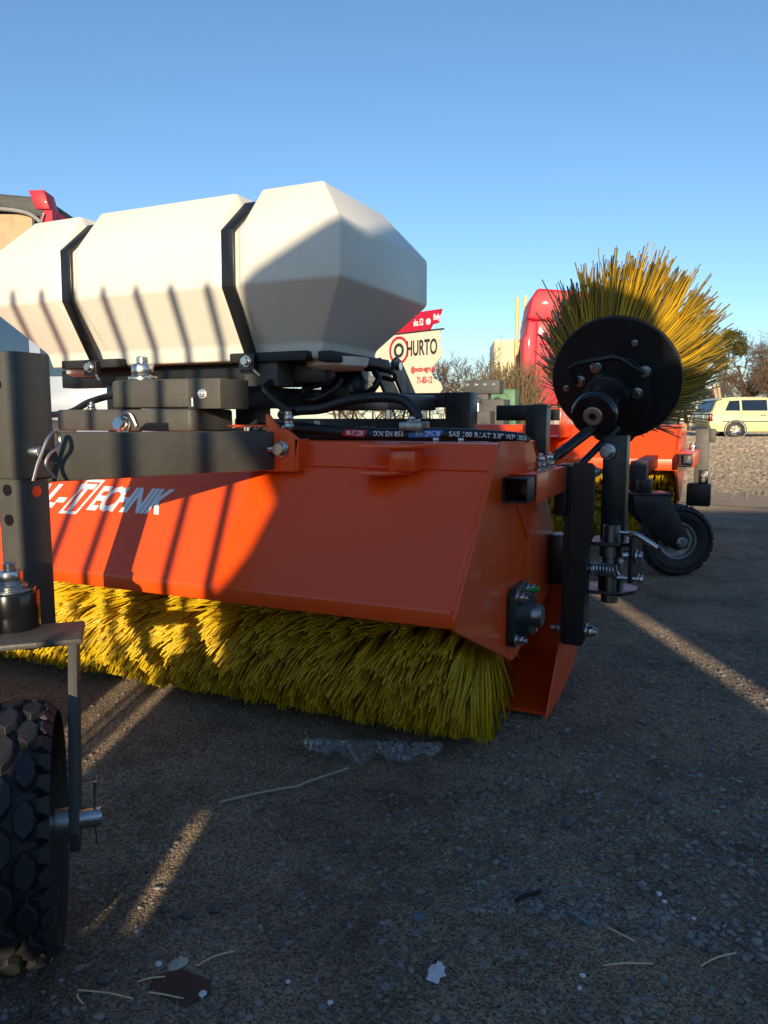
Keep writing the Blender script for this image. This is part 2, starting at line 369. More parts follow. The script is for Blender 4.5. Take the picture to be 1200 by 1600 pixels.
# ------------------------------------------------------------------ the big sweeper
XR, XL = -.385, -2.135
XC = (XR+XL)/2
sw = thing('road_sweeper', 'large orange road sweeper with white water tank, black frame and yellow roller brush', 'sweeper', (XC, 1.45, 0))
prof = [(1.108, .3195), (1.108, .347), (1.298, .559), (1.322, .606), (1.60, .606), (1.845, .34)]
G().prism(sheet(prof, .005), 0, XL+.002, XR-.002).obj('hood', 'orange', sw, bevel=.0025, seg=2)
plate = [(1.10, .319), (1.10, .343), (1.335, .610), (1.566, .606), (1.738, .453), (1.86, .313), (1.843, .268), (1.47, .172), (1.44, .172)]
for x in (XR, XL+.006):
    G().prism(plate, 0, x-.006, x).obj('end_plate', 'orange', sw, bevel=.0015, seg=1)
pts = [(XR-.008, 1.108+.188*t, .347+.211*t+.0005) for t in np.linspace(0, 1, 40)]
G().tube([(p[0]+random.uniform(-.0007, .0007), p[1]-.001, p[2]+random.uniform(-.0006, .0006)) for p in pts], .0042, 8).obj('weld_seam', 'orange', sw)
G().tube([(XR-.006-.9*t, 1.2965, .5605) for t in np.linspace(0, 1, 3)], .003, 8).obj('weld_seam', 'orange', sw)
brush(sw, XL+.05, XR-.050, 1.45, .268, .268, 15500)
# rear deflector behind the brush with side wings
wing = [(1.562, .014), (1.60, .010), (1.70, .014), (1.86, .04), (1.946, .11), (1.95, .24), (1.90, .33), (1.80, .27)]
for x in (-.341, XL-.01):
    G().prism(wing, 0, x-.004, x).obj('deflector_wing', 'orange', sw, bevel=.001, seg=1)
dp = [(1.60, .014), (1.66, .012), (1.90, .06), (1.93, .24), (1.85, .335)]
G().prism(sheet(dp[::-1], .004), 0, XL-.006, -.346).obj('rear_deflector', 'orange', sw, bevel=.001, seg=1)
G().box((XL, 1.585, .012), (-.347, 1.640, .018)).obj('deflector_lip', 'orange', sw, bevel=.001, seg=1)
# flange bearing on the end plate
def bearing(root, X, Y, Z, T=I4):
    s = .058
    P = [(-s, -s*.75), (-s*.75, -s), (s*.75, -s), (s, -s*.75), (s, s*.75), (s*.75, s), (-s*.75, s), (-s, s*.75)]
    b = G().prism([(Y+a, Z+c) for a, c in P], 0, X, X+.016).obj('bearing_flange', 'cast_green', root, T, bevel=.003)
    G().rev((X+.016, Y, Z), (1, 0, 0), [(-.005, .008), (-.005, .047), (.012, .043), (.022, .038), (.022, .008)], 40).obj('bearing_housing', 'cast_green', b, T, smooth=45)
    g = G(); g.rev((X+.02, Y, Z), (1, 0, 0), [(0, .001), (0, .029), (.012, .028), (.014, .022), (.034, .022), (.037, .0195), (.037, .001)], 36)
    g.obj('shaft_end', 'steel', b, T, smooth=40)
    for a in (-1, 1):
        for c in (-1, 1):
            place('bolt', NUT, b, T @ frame_to((X+.0155, Y+a*.042, Z+c*.042), (1, 0, 0), random.random()) @ Matrix.Scale(.95, 4))
    G().cyl((X+.02, Y+.034, Z+.040), (X+.04, Y+.036, Z+.046), .005, 10).obj('grease_cap', 'cap_green', b, T)
    return b
bearing(sw, XR, 1.45, .268)
# square socket tube with black insert on the end plate, orange sleeve running back
def sqtube(a, b, sz, t):
    g = G(); a, b = Vector(a), Vector(b); h = sz/2
    d = (b-a).normalized(); up = Vector((0, 0, 1)) if abs(d.z) < .9 else Vector((0, 1, 0)); s_ = d.cross(up).normalized(); up = s_.cross(d)
    P = []
    for q in (a, b):
        for hh in (h, h-t):
            P += [q+s_*x*hh+up*y*hh for x, y in ((-1, -1), (1, -1), (1, 1), (-1, 1))]
    F = []
    for i in range(4):
        j = (i+1) % 4
        F += [(i, j, 8+j, 8+i), (4+j, 4+i, 12+i, 12+j), (j, i, 4+i, 4+j), (8+i, 8+j, 12+j, 12+i)]
    g.add(P, F); return g
sqtube((-.3605, 1.345, .522), (-.3605, 1.56, .522), .046, .0035).obj('socket_tube', 'black', sw, bevel=.002)
sqtube((-.3605, 1.402, .522), (-.3605, 1.685, .522), .055, .0042).obj('socket_sleeve', 'orange', sw, bevel=.003)
G().prism([(1.43, .497), (1.62, .497), (1.54, .40)], 0, XR-.001, XR+.004).obj('gusset', 'orange', sw, bevel=.001, seg=1)
for y in (1.50, 1.575):
    bolt(sw, (-.352, y, .549), (0, 0, 1), NUT, 1.05); bolt(sw, (-.352, y, .562), (0, 0, 1), NUT, .9)
# upright carrier plate of the side brush
up_poly = [(-.338, .156), (-.334, .150), (-.292, .150), (-.288, .156), (-.288, .36), (-.284, .42), (-.284, .548), (-.334, .548), (-.338, .545)]
G().prism(up_poly, 1, 1.672, 1.735).obj('carrier_plate', 'black', sw, bevel=.0012, seg=1)
G().prism([(-.322, .345), (-.290, .335), (-.272, .40), (-.272, .548), (-.279, .557), (-.316, .557), (-.322, .548)], 1, 1.658, 1.671).obj('carrier_plate', 'black', sw, bevel=.0012, seg=1)
G().box((-.358, 1.66, .44), (-.330, 1.745, .552)).obj('carrier_clamp', 'black', sw, bevel=.003)
for y in (1.685, 1.705, 1.725): bolt(sw, (-.2845, y, .535), (1, 0, 0), BOLT, .95)
g = G().cyl((-.365, 1.70, .178), (-.262, 1.70, .178), .009, 16); g.obj('link_pin', 'zinc', sw)
bolt(sw, (-.288, 1.70, .178), (1, 0, 0), BOLT, 1.25); bolt(sw, (-.338, 1.70, .178), (-1, 0, 0), BOLT, 1.15)
G().box((-.385, 1.74, .27), (-.345, 1.80, .385)).obj('carrier_bracket', 'black', sw, bevel=.003)
# hinge block, spring and latch beside the upright
hx, hy = -.245, 1.765
G().prism([(-.29, 1.71), (-.22, 1.705), (-.195, 1.74), (-.195, 1.80), (-.22, 1.82), (-.29, 1.81)], 2, .372, .380).obj('hinge_plate', 'black', sw, bevel=.001, seg=1)
G().prism([(-.295, 1.71), (-.215, 1.71), (-.190, 1.75), (-.190, 1.80), (-.215, 1.82), (-.295, 1.81)], 2, .262, .270).obj('hinge_plate', 'black', sw, bevel=.001, seg=1)
G().box((-.27, 1.735, .27), (-.222, 1.80, .330)).obj('hinge_block', 'black', sw, bevel=.003)
g = G(); g.cyl((hx, 1.745, .24), (hx, 1.745, .416), .019, 24); g.cyl((hx, 1.745, .345), (hx, 1.745, .372), .026, 24); g.obj('hinge_pin', 'steel', sw, bevel=.001, seg=1)
G().cyl((hx, 1.745, .400), (hx+.042, 1.742, .400), .0045, 10).obj('split_pin', 'zinc', sw)
G().plate([(-.03, -.05), (.03, -.05), (.03, .035), (.012, .05), (-.03, .05)], (-.195, 1.73, .345), (.25, 1, 0), (0, 0, 1), .008).obj('latch_plate', 'black', sw, bevel=.001, seg=1)
helix = [(-.292+.062*t, 1.715+.013*math.cos(t*2*math.pi*9), .318+.013*math.sin(t*2*math.pi*9)) for t in np.linspace(0, 1, 150)]
G().tube(helix, .0024, 6).obj('spring', 'zinc', sw)
hook = [(-.230, 1.715, .318+.013), (-.224, 1.715, .313), (-.214, 1.713, .306), (-.203, 1.713, .309), (-.198, 1.713, .319), (-.203, 1.714, .326)]
G().tube(spline(hook, 5), .0022, 6).obj('spring_hook', 'zinc', sw)
G().tube(spline([(-.292, 1.715, .318), (-.303, 1.705, .321), (-.312, 1.69, .322), (-.316, 1.672, .320)], 4), .0022, 6).obj('spring_hook', 'zinc', sw)
G().cyl((-.225, 1.712, .304), (-.175, 1.712, .304), .0055, 12).obj('stop_bolt', 'zinc', sw); bolt(sw, (-.182, 1.712, .304), (1, 0, 0), BOLT, .85)
bolt(sw, (-.19, 1.725, .352), (1, 0, 0), BOLT, 1.1); G().cyl((-.215, 1.725, .352), (-.188, 1.725, .352), .011, 16).obj('spacer', 'zinc', sw)
G().tube(spline([(-.205, 1.72, .398), (-.19, 1.715, .401), (-.165, 1.71, .389), (-.143, 1.706, .376)], 5), .006, 12).obj('latch_handle', 'zinc', sw)
# side brush arm, motor, disc and bristles
sqtube((-.247, 1.79, .378), (-.247, 1.79, .615), .052, .004).obj('side_brush_arm', 'black', sw, bevel=.002)
G().cyl((-.262, 1.755, .578), (-.262, 1.83, .578), .008, 14).obj('arm_bolt', 'zinc', sw); bolt(sw, (-.262, 1.764, .578), (-.2, -1, .05), BOLT, 1.35)
B = Vector((.05, .92, .345)).normalized()          # disc axis, pointing away from the viewer
D = Vector((-.272, 1.90, .742))
U1 = Vector((1, -.19, 0)); U1 = (U1-B*U1.dot(B)).normalized(); U2 = B.cross(U1)
if U2.z < 0: U2 = -U2
dk = G().rev(D, B, [(0, .001), (0, .148), (.003, .151), (.016, .151), (.018, .148), (.018, .001)], 96).obj('brush_disc', 'black', sw, smooth=40)
def on(a, b, k=0): return D+U1*a+U2*b-B*k
for a, b in ((.052, .085), (-.118, -.012)): place('bolt', BOLT_S, dk, frame_to(on(a, b), -B, .3))
ppoly = [(-.085, .02), (-.065, .045), (.02, .062), (.05, .050), (.082, .012), (.086, -.06), (.06, -.115), (.03, -.150), (-.02, -.160), (-.055, -.140), (-.080, -.09)]
o_ = on(0, 0, .012)
g = G(); g.plate(ppoly if U1.cross(U2).dot(B) > 0 else ppoly[::-1], o_, U1, U2, .008); g.obj('motor_plate', 'black', sw, bevel=.001, seg=1)
g = G(); g.cyl(on(-.012, -.02, .002), on(-.012, -.02, .07), .052, 40); g.obj('motor_collar', 'black', sw, bevel=.003)
mo = G().rev(on(-.012, -.02, .06), -B, [(0, .001), (0, .044), (.012, .047), (.085, .047), (.095, .050), (.122, .050), (.128, .045), (.128, .001)], 48).obj('motor', 'black_gloss', sw, smooth=40)
G().rev(on(-.012, -.02, .188), -B, [(0, .009), (0, .021), (.003, .0215), (.006, .019), (.006, .009)], 32).obj('port_ring', 'brass', mo, smooth=40)
G().rev(on(-.012, -.02, .1885), -B, [(-.012, .0005), (-.012, .010), (.001, .010), (.002, .007), (-.005, .0055), (-.005, .0005)], 24).obj('port_hole', 'black', mo, smooth=30)
for a, b in ((-.036, .040), (-.077, .010), (.074, .022), (.052, -.028)): bolt(sw, on(a, b, .021 if a != .052 else .021), -B, BOLT, 1.0)
hand = [on(-.082, .008, .03), on(-.090, .052, .045), on(-.070, .062, .05), on(.012, .072, .05), on(.026, .066, .05), on(.070, .022, .03), on(.078, .014, .02)]
G().tube(hand, .0065, 10).obj('guard_rod', 'black', sw)
# side brush bristles
nbr = 2300; t = rng.uniform(0, 2*math.pi, nbr); tuft = np.round(t*22/(2*math.pi))*2*math.pi/22
t2 = tuft+rng.normal(0, .075, nbr); rr_ = rng.choice([.080, .100, .120], nbr)
th = np.radians(31+rng.normal(0, 6, nbr)); ln = rng.uniform(.150, .205, nbr)
b_, u_, v_ = (np.array(q) for q in ((B+Vector((.05, 0, .17))).normalized(), U1, U2)); D_ = np.array(D)
rad = np.cos(t2)[:, None]*u_+np.sin(t2)[:, None]*v_
p0 = D_+b_*.012+rad*rr_[:, None]; dr = b_*np.cos(th)[:, None]+rad*np.sin(th)[:, None]
p2 = p0+dr*ln[:, None]+rng.normal(0, .008, (nbr, 3)); p2[:, 2] += .01; p1 = p0+dr*(ln*.5)[:, None]+rng.normal(0, .003, (nbr, 3))
strands('bristles', p0, p1, p2, rng.uniform(.0024, .0042, nbr), 'bristle_old', dk)
# two gas struts / hoses from motor to hood
G().cyl((-.272, 1.80, .655), (-.345, 1.63, .575), .013, 16, r2=.011).obj('strut_cylinder', 'black', sw)
G().cyl((-.335, 1.64, .585), (-.385, 1.55, .525), .0075, 12).obj('strut_rod', 'black', sw)
G().cyl((-.25, 1.81, .63), (-.325, 1.70, .535), .008, 12).obj('hydraulic_hose', 'rubber_hose', sw)
# castor: post, sleeve, beam, fork and wheel
sqtube((-.9815, .8185, .562), (-.9815, .8185, .7475), .064, .005).obj('post_sleeve', 'black_dusty', sw, bevel=.003)
ps = G().box((-1.008, .793, .30), (-.956, .844, .742)).obj('castor_post', 'black_dusty', sw, bevel=.004)
for z in (.545, .50): G().cyl((-.985, .7905, z), (-.985, .80, z), .0085, 18).obj('pin_hole', 'black_gloss', ps)
for z in (.542,): G().cyl((-.955, .819, z), (-.965, .819, z), .0085, 18).obj('pin_hole', 'orange', ps)
G().cyl((-.985, .7845, .70), (-.985, .795, .70), .0075, 18).obj('pin_hole', 'black_gloss', ps)
a_, b2 = Vector((-.990, .846, .592)), Vector((-.848, 1.305, .588))
G().bar(a_, b2, .07, .076).obj('support_beam', 'black_dusty', sw, bevel=.004)
G().cyl((-1.02, .80, .602), (-.935, .812, .602), .0085, 16).obj('locking_pin', 'zinc', sw, bevel=.0015)
clip = [(-.934, .795, .560), (-.932, .803, .585), (-.931, .812, .603), (-.930, .822, .622), (-.931, .835, .632), (-.932, .845, .627), (-.931, .845, .614), (-.930, .835, .606), (-.931, .824, .598), (-.932, .818, .586), (-.932, .821, .575), (-.932, .832, .562)]
G().tube(spline(clip, 6), .0023, 8).obj('spring_clip', 'zinc', sw)
ax = Vector((.72, .694, 0)).normalized(); fd = Vector((.694, -.72, 0)).normalized()
wc = Vector((-.770, .605, .155))
wheel(sw, wc, ax, .155, .082)
pv = wc-fd*.185+Vector((-.03, .004, 0)); pv.z = .350
g = G(); fc = wc-fd*.165; fc.z = .350; g.obox(fc-ax*.006, ax, fd, (0, 0, 1), .166, .10, .009); g.obj('fork_top', 'black_dusty', sw, bevel=.003)
for sg in (-1, 1):
    o2 = wc+ax*(sg*.0705); o2.z = 0
    g = G(); g.plate([(-.210, .3495), (-.118, .3495), (.008, .178), (.024, .150), (.016, .122), (-.006, .112), (-.034, .125)], o2, fd, (0, 0, 1), .012); g.obj('fork_arm', 'black_dusty', sw, bevel=.002)
g = G(); g.cyl(wc-ax*.09, wc+ax*.096, .0115, 20); g.cyl(wc+ax*.042, wc+ax*.070, .017, 20); g.obj('axle', 'zinc', sw, bevel=.001, seg=1)
G().tube([wc+ax*.090+Vector((0, 0, -.03))+fd*.008, wc+ax*.088, wc+ax*.090+Vector((0, 0, .045))-fd*.004], .0022, 6).obj('split_pin', 'zinc', sw)
g = G(); g.cyl(pv+Vector((0, 0, .0)), pv+Vector((0, 0, .058)), .037, 36); g.obj('pivot_housing', 'black_gloss', sw, bevel=.003)
g = G(); g.cyl(pv+Vector((0, 0, .058)), pv+Vector((0, 0, .062)), .033, 32); g.obj('pivot_washer', 'zinc', sw, bevel=.001, seg=1)
bolt(sw, pv+Vector((0, 0, .062)), (0, 0, 1), NUT, 1.6, .4)
G().bar(pv+Vector((-.01, .01, .03)), Vector((-.982, .80, .380)), .05, .05).obj('pivot_mount', 'black_dusty', sw, bevel=.003)
# orange bracket with bolt holding the beam, rib and lugs on the hood
g = G(); g.prism([(-.842, .548), (-.776, .548), (-.768, .612), (-.79, .628), (-.812, .632), (-.835, .660), (-.842, .660)], 1, 1.268, 1.276); g.obj('beam_bracket', 'orange', sw, bevel=.0015, seg=1)
G().box((-.776, 1.268, .549), (-.768, 1.31, .612)).obj('beam_bracket', 'orange', sw, bevel=.001, seg=1)
G().box((-.93, 1.262, .634), (-.842, 1.32, .639)).obj('bracket_lip', 'orange', sw, bevel=.001, seg=1)
G().cyl((-.83, 1.255, .592), (-.80, 1.275, .592), .006, 12).obj('bolt_shank', 'zinc', sw); bolt(sw, (-.806, 1.268, .592), (0, -1, 0), BOLT, 1.2)
for z, x1 in ((.602, -.490), (.553, -.535)):
    G().prism([(-.625, 1.232), (x1-.03, 1.232), (x1, 1.30), (-.625, 1.30)], 2, z-.004, z+.004).obj('lug_plate', 'orange', sw, bevel=.001, seg=1)
G().box((-.57, 1.255, .557), (-.52, 1.303, .598)).obj('lug_web', 'orange', sw, bevel=.002)
# printed maker's lettering on the sloping hood
hv = Vector((0, .190, .212)).normalized(); hn = Vector((0, -.212, .190)).normalized(); H0 = Vector((0, 1.108, .347))
def onhood(x, s, k=0): return Vector((x, 0, 0))+H0+hv*s+hn*k
def hoodtext(txt, size, x, s, bold=.0030, m='white_print', sh=.28, wd=None, k=.0006):
    me = text_mesh(txt, size, m, sh, bold, .92)
    xs = [v.co.x for v in me.vertices]; sc = wd/(max(xs)-min(xs)) if wd else 1; mn = min(xs)
    for v in me.vertices: v.co = onhood(x+(v.co.x-mn)*sc, s+v.co.y, k+v.co.z*.4)
    return place('lettering', me, sw, I4)
hoodtext('ECHNIK', .086, -1.262, .150, wd=.207)
hoodtext('ETAL-', .086, -1.535, .150, wd=.200)
def boxed(x, s0, s1, wdt, ch, cw):
    g = G()
    for s, w_, o in ((s0, .0, 0),):
        sk = .28*(s1-s0); e = .007
        def q(a, b): return onhood(x+a+.28*(b-s0), b, .0006)
        def strip(a0, b0, a1, b1): g.add([q(a0, b0), q(a1, b0), q(a1, b1), q(a0, b1)], [(0, 1, 2, 3)])
        strip(0, s0, wdt, s0+e); strip(0, s1-e, wdt, s1); strip(0, s0+e, e, s1-e); strip(wdt-e, s0+e, wdt, s1-e)
    g.obj('lettering_box', 'white_print', sw, smooth=0)
    hoodtext(ch, .098, x+.012+.28*.012, s0+.012, wd=cw)
boxed(-1.335, .134, .228, .052, 'T', .048)
boxed(-1.608, .134, .228, .060, 'M', .056)
# ------------------------------------------------------------------ water tank
SX = (-1.020, -1.495); TX0, TX1, TY0, TY1 = -1.777, -.743, 1.40, 1.875
def ring(z, ins, gd, gz):
    a, b = .034, .022; xs = [TX0+ins]; dz = [0]; dy = [0]
    for s in sorted(SX):
        xs += [s-a, s-b, s+b, s+a]; dz += [0, gz, gz, 0]; dy += [0, gd, gd, 0]
    xs.append(TX1-ins); dz.append(0); dy.append(0)
    f = [(x, TY0+ins+d, z-q) for x, d, q in zip(xs, dy, dz)]
    return f+[(x, TY1-ins-d, z-q) for x, d, q in reversed(list(zip(xs, dy, dz)))]
rings = [ring(.785, .105, .0, 0), ring(.820, .098, .0, 0), ring(.938, 0, .010, 0), ring(1.05, 0, .012, 0), ring(1.157, .088, .012, .032)]
g = G(); m_ = len(rings[0]); hlf = m_//2
V = [p for r_ in rings for p in r_]; F = []
for k in range(len(rings)-1):
    for i in range(m_): F.append((k*m_+i, k*m_+(i+1) % m_, (k+1)*m_+(i+1) % m_, (k+1)*m_+i))
for k in (0, len(rings)-1):
    for i in range(hlf-1): F.append((k*m_+i, k*m_+i+1, k*m_+m_-2-i, k*m_+m_-1-i))
tank = g.add(V, F).obj('water_tank', 'tank_white', sw, bevel=.009, seg=3, ang=12, smooth=60)
for x in (-.86, -1.62): G().rev((x, 1.60, .786), (0, 0, -1), [(0, .001), (-.005, .075), (.014, .070), (.022, .055), (.024, .001)], 40).obj('sump_cap', 'tank_white', tank, smooth=40)
def strap(xs):
    P = [(1.478, .772), (1.482, .80), (1.4045-.003, .934), (1.405, 1.055), (1.487+.008, 1.130), (1.78, 1.130), (1.871, 1.055), (1.871, .934), (1.79, .80)]
    P[2] = (1.4035, .936); P[3] = (1.4055, 1.053)
    return G().prism(sheet(P[::-1], -.004) if False else sheet(P, -.0045), 0, xs-.0165, xs+.0165)
for s in SX:
    strap(s).obj('tank_strap', 'black', sw, bevel=.001, seg=1)
    G().box((s-.021, 1.462, .760), (s+.021, 1.4775, .796)).obj('strap_clamp', 'black', sw, bevel=.001, seg=1)
    bolt(sw, (s+.002, 1.462, .780), (0, -1, 0), BOLT, .95)
    G().tube([(s+.01, 1.47, .765), (s+.03, 1.455, .757), (s+.05, 1.445, .745)], .0035, 8).obj('clamp_stud', 'zinc', sw)
# rubber clad tank cradle
for x0, x1 in ((-1.078, -.872), (-1.61, -1.412)): G().box((x0, 1.478, .779), (x1, 1.512, .801)).obj('cradle_rail', 'rubber', sw, bevel=.004)
G().box((-.852, 1.492, .777), (-.815, 1.80, .800)).obj('cradle_rail', 'rubber', sw, bevel=.004)
G().box((-1.70, 1.56, .735), (-.87, 1.61, .783)).obj('cradle_beam', 'black', sw, bevel=.003)
G().box((-1.70, 1.74, .735), (-.87, 1.79, .783)).obj('cradle_beam', 'black', sw, bevel=.003)
G().box((-1.045, 1.49, .725), (-.955, 1.56, .779)).obj('cradle_foot', 'black_dusty', sw, bevel=.002)
for x in (-1.45, -1.05): G().box((x-.03, 1.50, .60), (x+.03, 1.56, .737)).obj('cradle_leg', 'black', sw, bevel=.002)
# swivel head: stacked bars with one big bolt, drawbar running back
G().prism([(-1.465, 1.33), (-1.45, 1.312), (-1.065, 1.312), (-1.05, 1.33), (-1.05, 1.45), (-1.465, 1.45)], 2, .624, .672).obj('swivel_plate', 'black_dusty', sw, bevel=.006)
sb = [(-1.295+.03*(1-math.cos(t)), 1.345+.035*(1-math.sin(t))) for t in np.linspace(0, math.pi/2, 5)]
G().prism([(-1.300, 1.44), (-1.300, 1.345), (-1.290, 1.325), (-1.268, 1.318), (-1.07, 1.318), (-1.07, 1.44)], 2, .6745, .7365).obj('swivel_arm', 'black_dusty', sw, bevel=.007)
g = G(); g.box((-1.07, 1.316, .672), (-.985, 1.42, .735)); g.obj('swivel_sleeve', 'black_dusty', sw, bevel=.002)
bolt(sw, (-1.03, 1.316, .703), (0.3, -1, .1), NUT, .75); G().cyl((-1.055, 1.314, .677), (-1.055, 1.314, .695), .004, 8).obj('grease_nipple', 'zinc', sw)
bolt(sw, (-1.235, 1.365, .7365), (0, 0, 1), NUT, 2.35, .2, 'swivel_bolt')
bolt(sw, (-1.245, 1.31, .637), (0, -1, .2), BOLT, 1.5); G().tube(spline([(-1.25, 1.30, .64), (-1.235, 1.298, .662), (-1.215, 1.30, .66), (-1.205, 1.305, .635)], 4), .004, 8).obj('lock_ring', 'zinc', sw)
g = G(); g.bar((-1.03, 1.40, .700), (-.92, 2.345, .702), .05, .048); g.obj('drawbar', 'black', sw, bevel=.004)
g = G(); g.box((-1.065, 1.34, .56), (-.97, 1.47, .624)); g.obj('swivel_foot', 'black', sw, bevel=.002)
G().tube(spline([(-1.60, 1.42, .660), (-1.50, 1.40, .668), (-1.42, 1.38, .690), (-1.34, 1.37, .705), (-1.29, 1.36, .712)], 5), .008, 10).obj('hydraulic_hose', 'rubber_hose', sw)
bolt(sw, (-1.375, 1.345, .672), (0, 0, 1), NUT, .8)
# hitch frame at the back
hf = G(); hf.box((-1.75, 2.42, .690), (-.892, 2.50, .738)); hf.obj('hitch_crossbar', 'black', sw, bevel=.003)
hf = G(); hf.box((-.892, 2.42, .43), (-.805, 2.50, .739)); hf.obj('hitch_leg', 'black', sw, bevel=.003)
hf = G(); hf.box((-1.75, 2.425, .45), (-.893, 2.44, .652)); hf.obj('hitch_panel', 'black', sw, bevel=.002)
me = text_mesh('AGRO', .030, 'grey_print', 0, .0003)
for v in me.vertices: v.co = Vector((-1.235+v.co.x, 2.4238-v.co.z*.5, .605+v.co.y))
place('lettering', me, sw, I4)
for x in (-1.075, -1.015):
    G().prism([(2.33, .735), (2.26, .80), (2.26, .835), (2.29, .85), (2.32, .842), (2.45, .735)], 0, x-.005, x+.005).obj('hitch_lug', 'black', sw, bevel=.001, seg=1)
G().cyl((-1.09, 2.293, .82), (-1.0, 2.293, .82), .013, 16).obj('hitch_pin', 'zinc', sw)
G().box((-.80, 2.70, .645), (-.635, 2.76, .700)).obj('hitch_arm', 'black', sw, bevel=.003)
G().box((-.690, 2.695, .40), (-.615, 2.765, .7005)).obj('hitch_arm', 'black', sw, bevel=.003)
G().box((-.80, 2.45, .43), (-.62, 2.75, .48)).obj('hitch_link', 'black', sw, bevel=.003)
for x in (-1.7, -1.2): G().box((x, 1.58, .47), (x+.06, 2.43, .53)).obj('frame_rail', 'black', sw, bevel=.003)
# hoses and couplings above the hood
def hose(pts, r, name='hydraulic_hose', m='rubber_hose', k=8): return G().tube(spline(pts, k), r, 12).obj(name, m, sw)
HP = [(-1.10, 1.50, .615), (-1.00, 1.46, .628), (-.88, 1.43, .632), (-.80, 1.42, .627), (-.73, 1.41, .622), (-.62, 1.40, .6205), (-.52, 1.41, .6215), (-.44, 1.44, .618), (-.395, 1.50, .612), (-.41, 1.62, .60)]
path = spline(HP, 10)
h1 = G().tube(path, .0115, 16).obj('hydraulic_hose', 'rubber_hose', sw)
cum = [0]
for a, b in zip(path, path[1:]): cum.append(cum[-1]+(b-a).length)
def hose_at(s):
    for i in range(len(cum)-1):
        if cum[i+1] >= s or i == len(cum)-2:
            t_ = (s-cum[i])/(cum[i+1]-cum[i]); return path[i].lerp(path[i+1], t_), (path[i+1]-path[i]).normalized()
def s_of_x(x):
    i = min(range(len(path)), key=lambda k: abs(path[k].x-x) + (9 if path[k].y > 1.6 else 0)); return cum[i]
def wrap(co, s0, r): # (along, around, proud) onto the hose, facing -Y
    p, d = hose_at(s0+co.x); upv = Vector((0, 0, 1)); sd = d.cross(upv).normalized(); upv = sd.cross(d); a = co.y/r
    if sd.y > 0: sd = -sd
    return p+(sd*math.cos(a)+upv*math.sin(a))*(r+.0004+co.z*.3)
def hose_text(txt, x, m, size=.0135, wd=None):
    me = text_mesh(txt, size, m, 0, .0002); xs = [v.co.x for v in me.vertices]; mn = min(xs); sc = wd/(max(xs)-mn) if wd else 1
    s0 = s_of_x(x)
    for v in me.vertices: v.co = wrap(Vector(((v.co.x-mn)*sc, v.co.y-size*.30, v.co.z)), s0, .0115)
    return place('lettering', me, h1, I4)
def hose_band(x, L, m):
    s0 = s_of_x(x); V = []; F = []; nn = 12
    for i in range(nn+1):
        for j in range(7):
            V.append(wrap(Vector((L*i/nn+(j-3)*.0012, (j-3)*.0026, -.0008)), s0, .0115))
    for i in range(nn):
        for j in range(6): F.append((i*7+j, (i+1)*7+j, (i+1)*7+j+1, i*7+j+1))
    return G().add(V, F).obj('print_band', m, h1, smooth=60)
hose_band(-.735, .055, 'red_print'); hose_text('M-FLEX', -.728, 'white_print', wd=.042)
hose_text('DIN EN 853', -.668, 'white_print', wd=.065)
hose_band(-.590, .064, 'blue_print'); hose_text('1SN DN10', -.583, 'white_print', wd=.050)
hose_text('SAE 100 R1AT 3/8" WP 180 BAR', -.512, 'white_print', wd=.175)
hose_text('3/8" WP 180 BAR 4/24', -1.02, 'white_print', wd=.155)
hose([(-1.05, 1.60, .62), (-.95, 1.50, .613), (-.80, 1.46, .612), (-.65, 1.45, .609), (-.5, 1.47, .608), (-.42, 1.6, .60)], .011)
hose([(-.845, 1.36, .655), (-.88, 1.39, .66), (-.86, 1.42, .668), (-.80, 1.42, .672), (-.73, 1.41, .688), (-.66, 1.41, .694), (-.61, 1.41, .688), (-.583, 1.41, .664), (-.578, 1.41, .650)], .0105)
hose([(-.93, 1.75, .76), (-.97, 1.58, .752), (-.975, 1.50, .735), (-.955, 1.44, .712), (-.90, 1.41, .680), (-.86, 1.40, .664)], .0085)
hose([(-.90, 1.70, .745), (-.94, 1.60, .725), (-.945, 1.58, .705), (-.91, 1.57, .695), (-.87, 1.60, .72), (-.86, 1.62, .745)], .007)
hose([(-.86, 1.75, .775), (-.80, 1.74, .77), (-.775, 1.74, .758), (-.79, 1.76, .748), (-.83, 1.78, .755), (-.86, 1.8, .74)], .006)
hose([(-.82, 1.72, .765), (-.80, 1.70, .745), (-.82, 1.70, .720), (-.88, 1.72, .705), (-.93, 1.73, .715)], .008)
pump = G().rev((-.885, 1.72, .700), (0, 0, 1), [(0, .001), (0, .035), (.02, .042), (.045, .042), (.06, .03), (.075, .022), (.075, .001)], 28).obj('pump', 'black', sw, smooth=40)
G().box((-.94, 1.66, .695), (-.86, 1.70, .735)).obj('pump_motor', 'black', sw, bevel=.004)
G().box((-.985, 1.66, .672), (-.82, 1.80, .70)).obj('pump_plate', 'black', sw, bevel=.003)
def coupling(x, y, z, d=(0, 0, 1), s=1.0):
    d = Vector(d).normalized(); p = Vector((x, y, z))
    g = G(); g.cyl(p, p+d*.014*s, .0105*s, 6); g.cyl(p+d*.014*s, p+d*.020*s, .0085*s, 16); g.cyl(p+d*.020*s, p+d*.032*s, .0115*s, 6); g.cyl(p+d*.032*s, p+d*.04*s, .008*s, 16)
    g.obj('hose_coupling', 'zinc', sw, bevel=.0007, seg=1)
coupling(-.846, 1.36, .628, (0, 0, 1), .95)
G().box((-.604, 1.375, .627), (-.557, 1.425, .645)).obj('coupling_block', 'steel', sw, bevel=.003)
bolt(sw, (-.580, 1.385, .645), (0, 0, 1), BOLT, .7); coupling(-.578, 1.41, .643, (0, 0, 1), .6)
coupling(-.86, 1.50, .615, (0, 0, 1), .8)
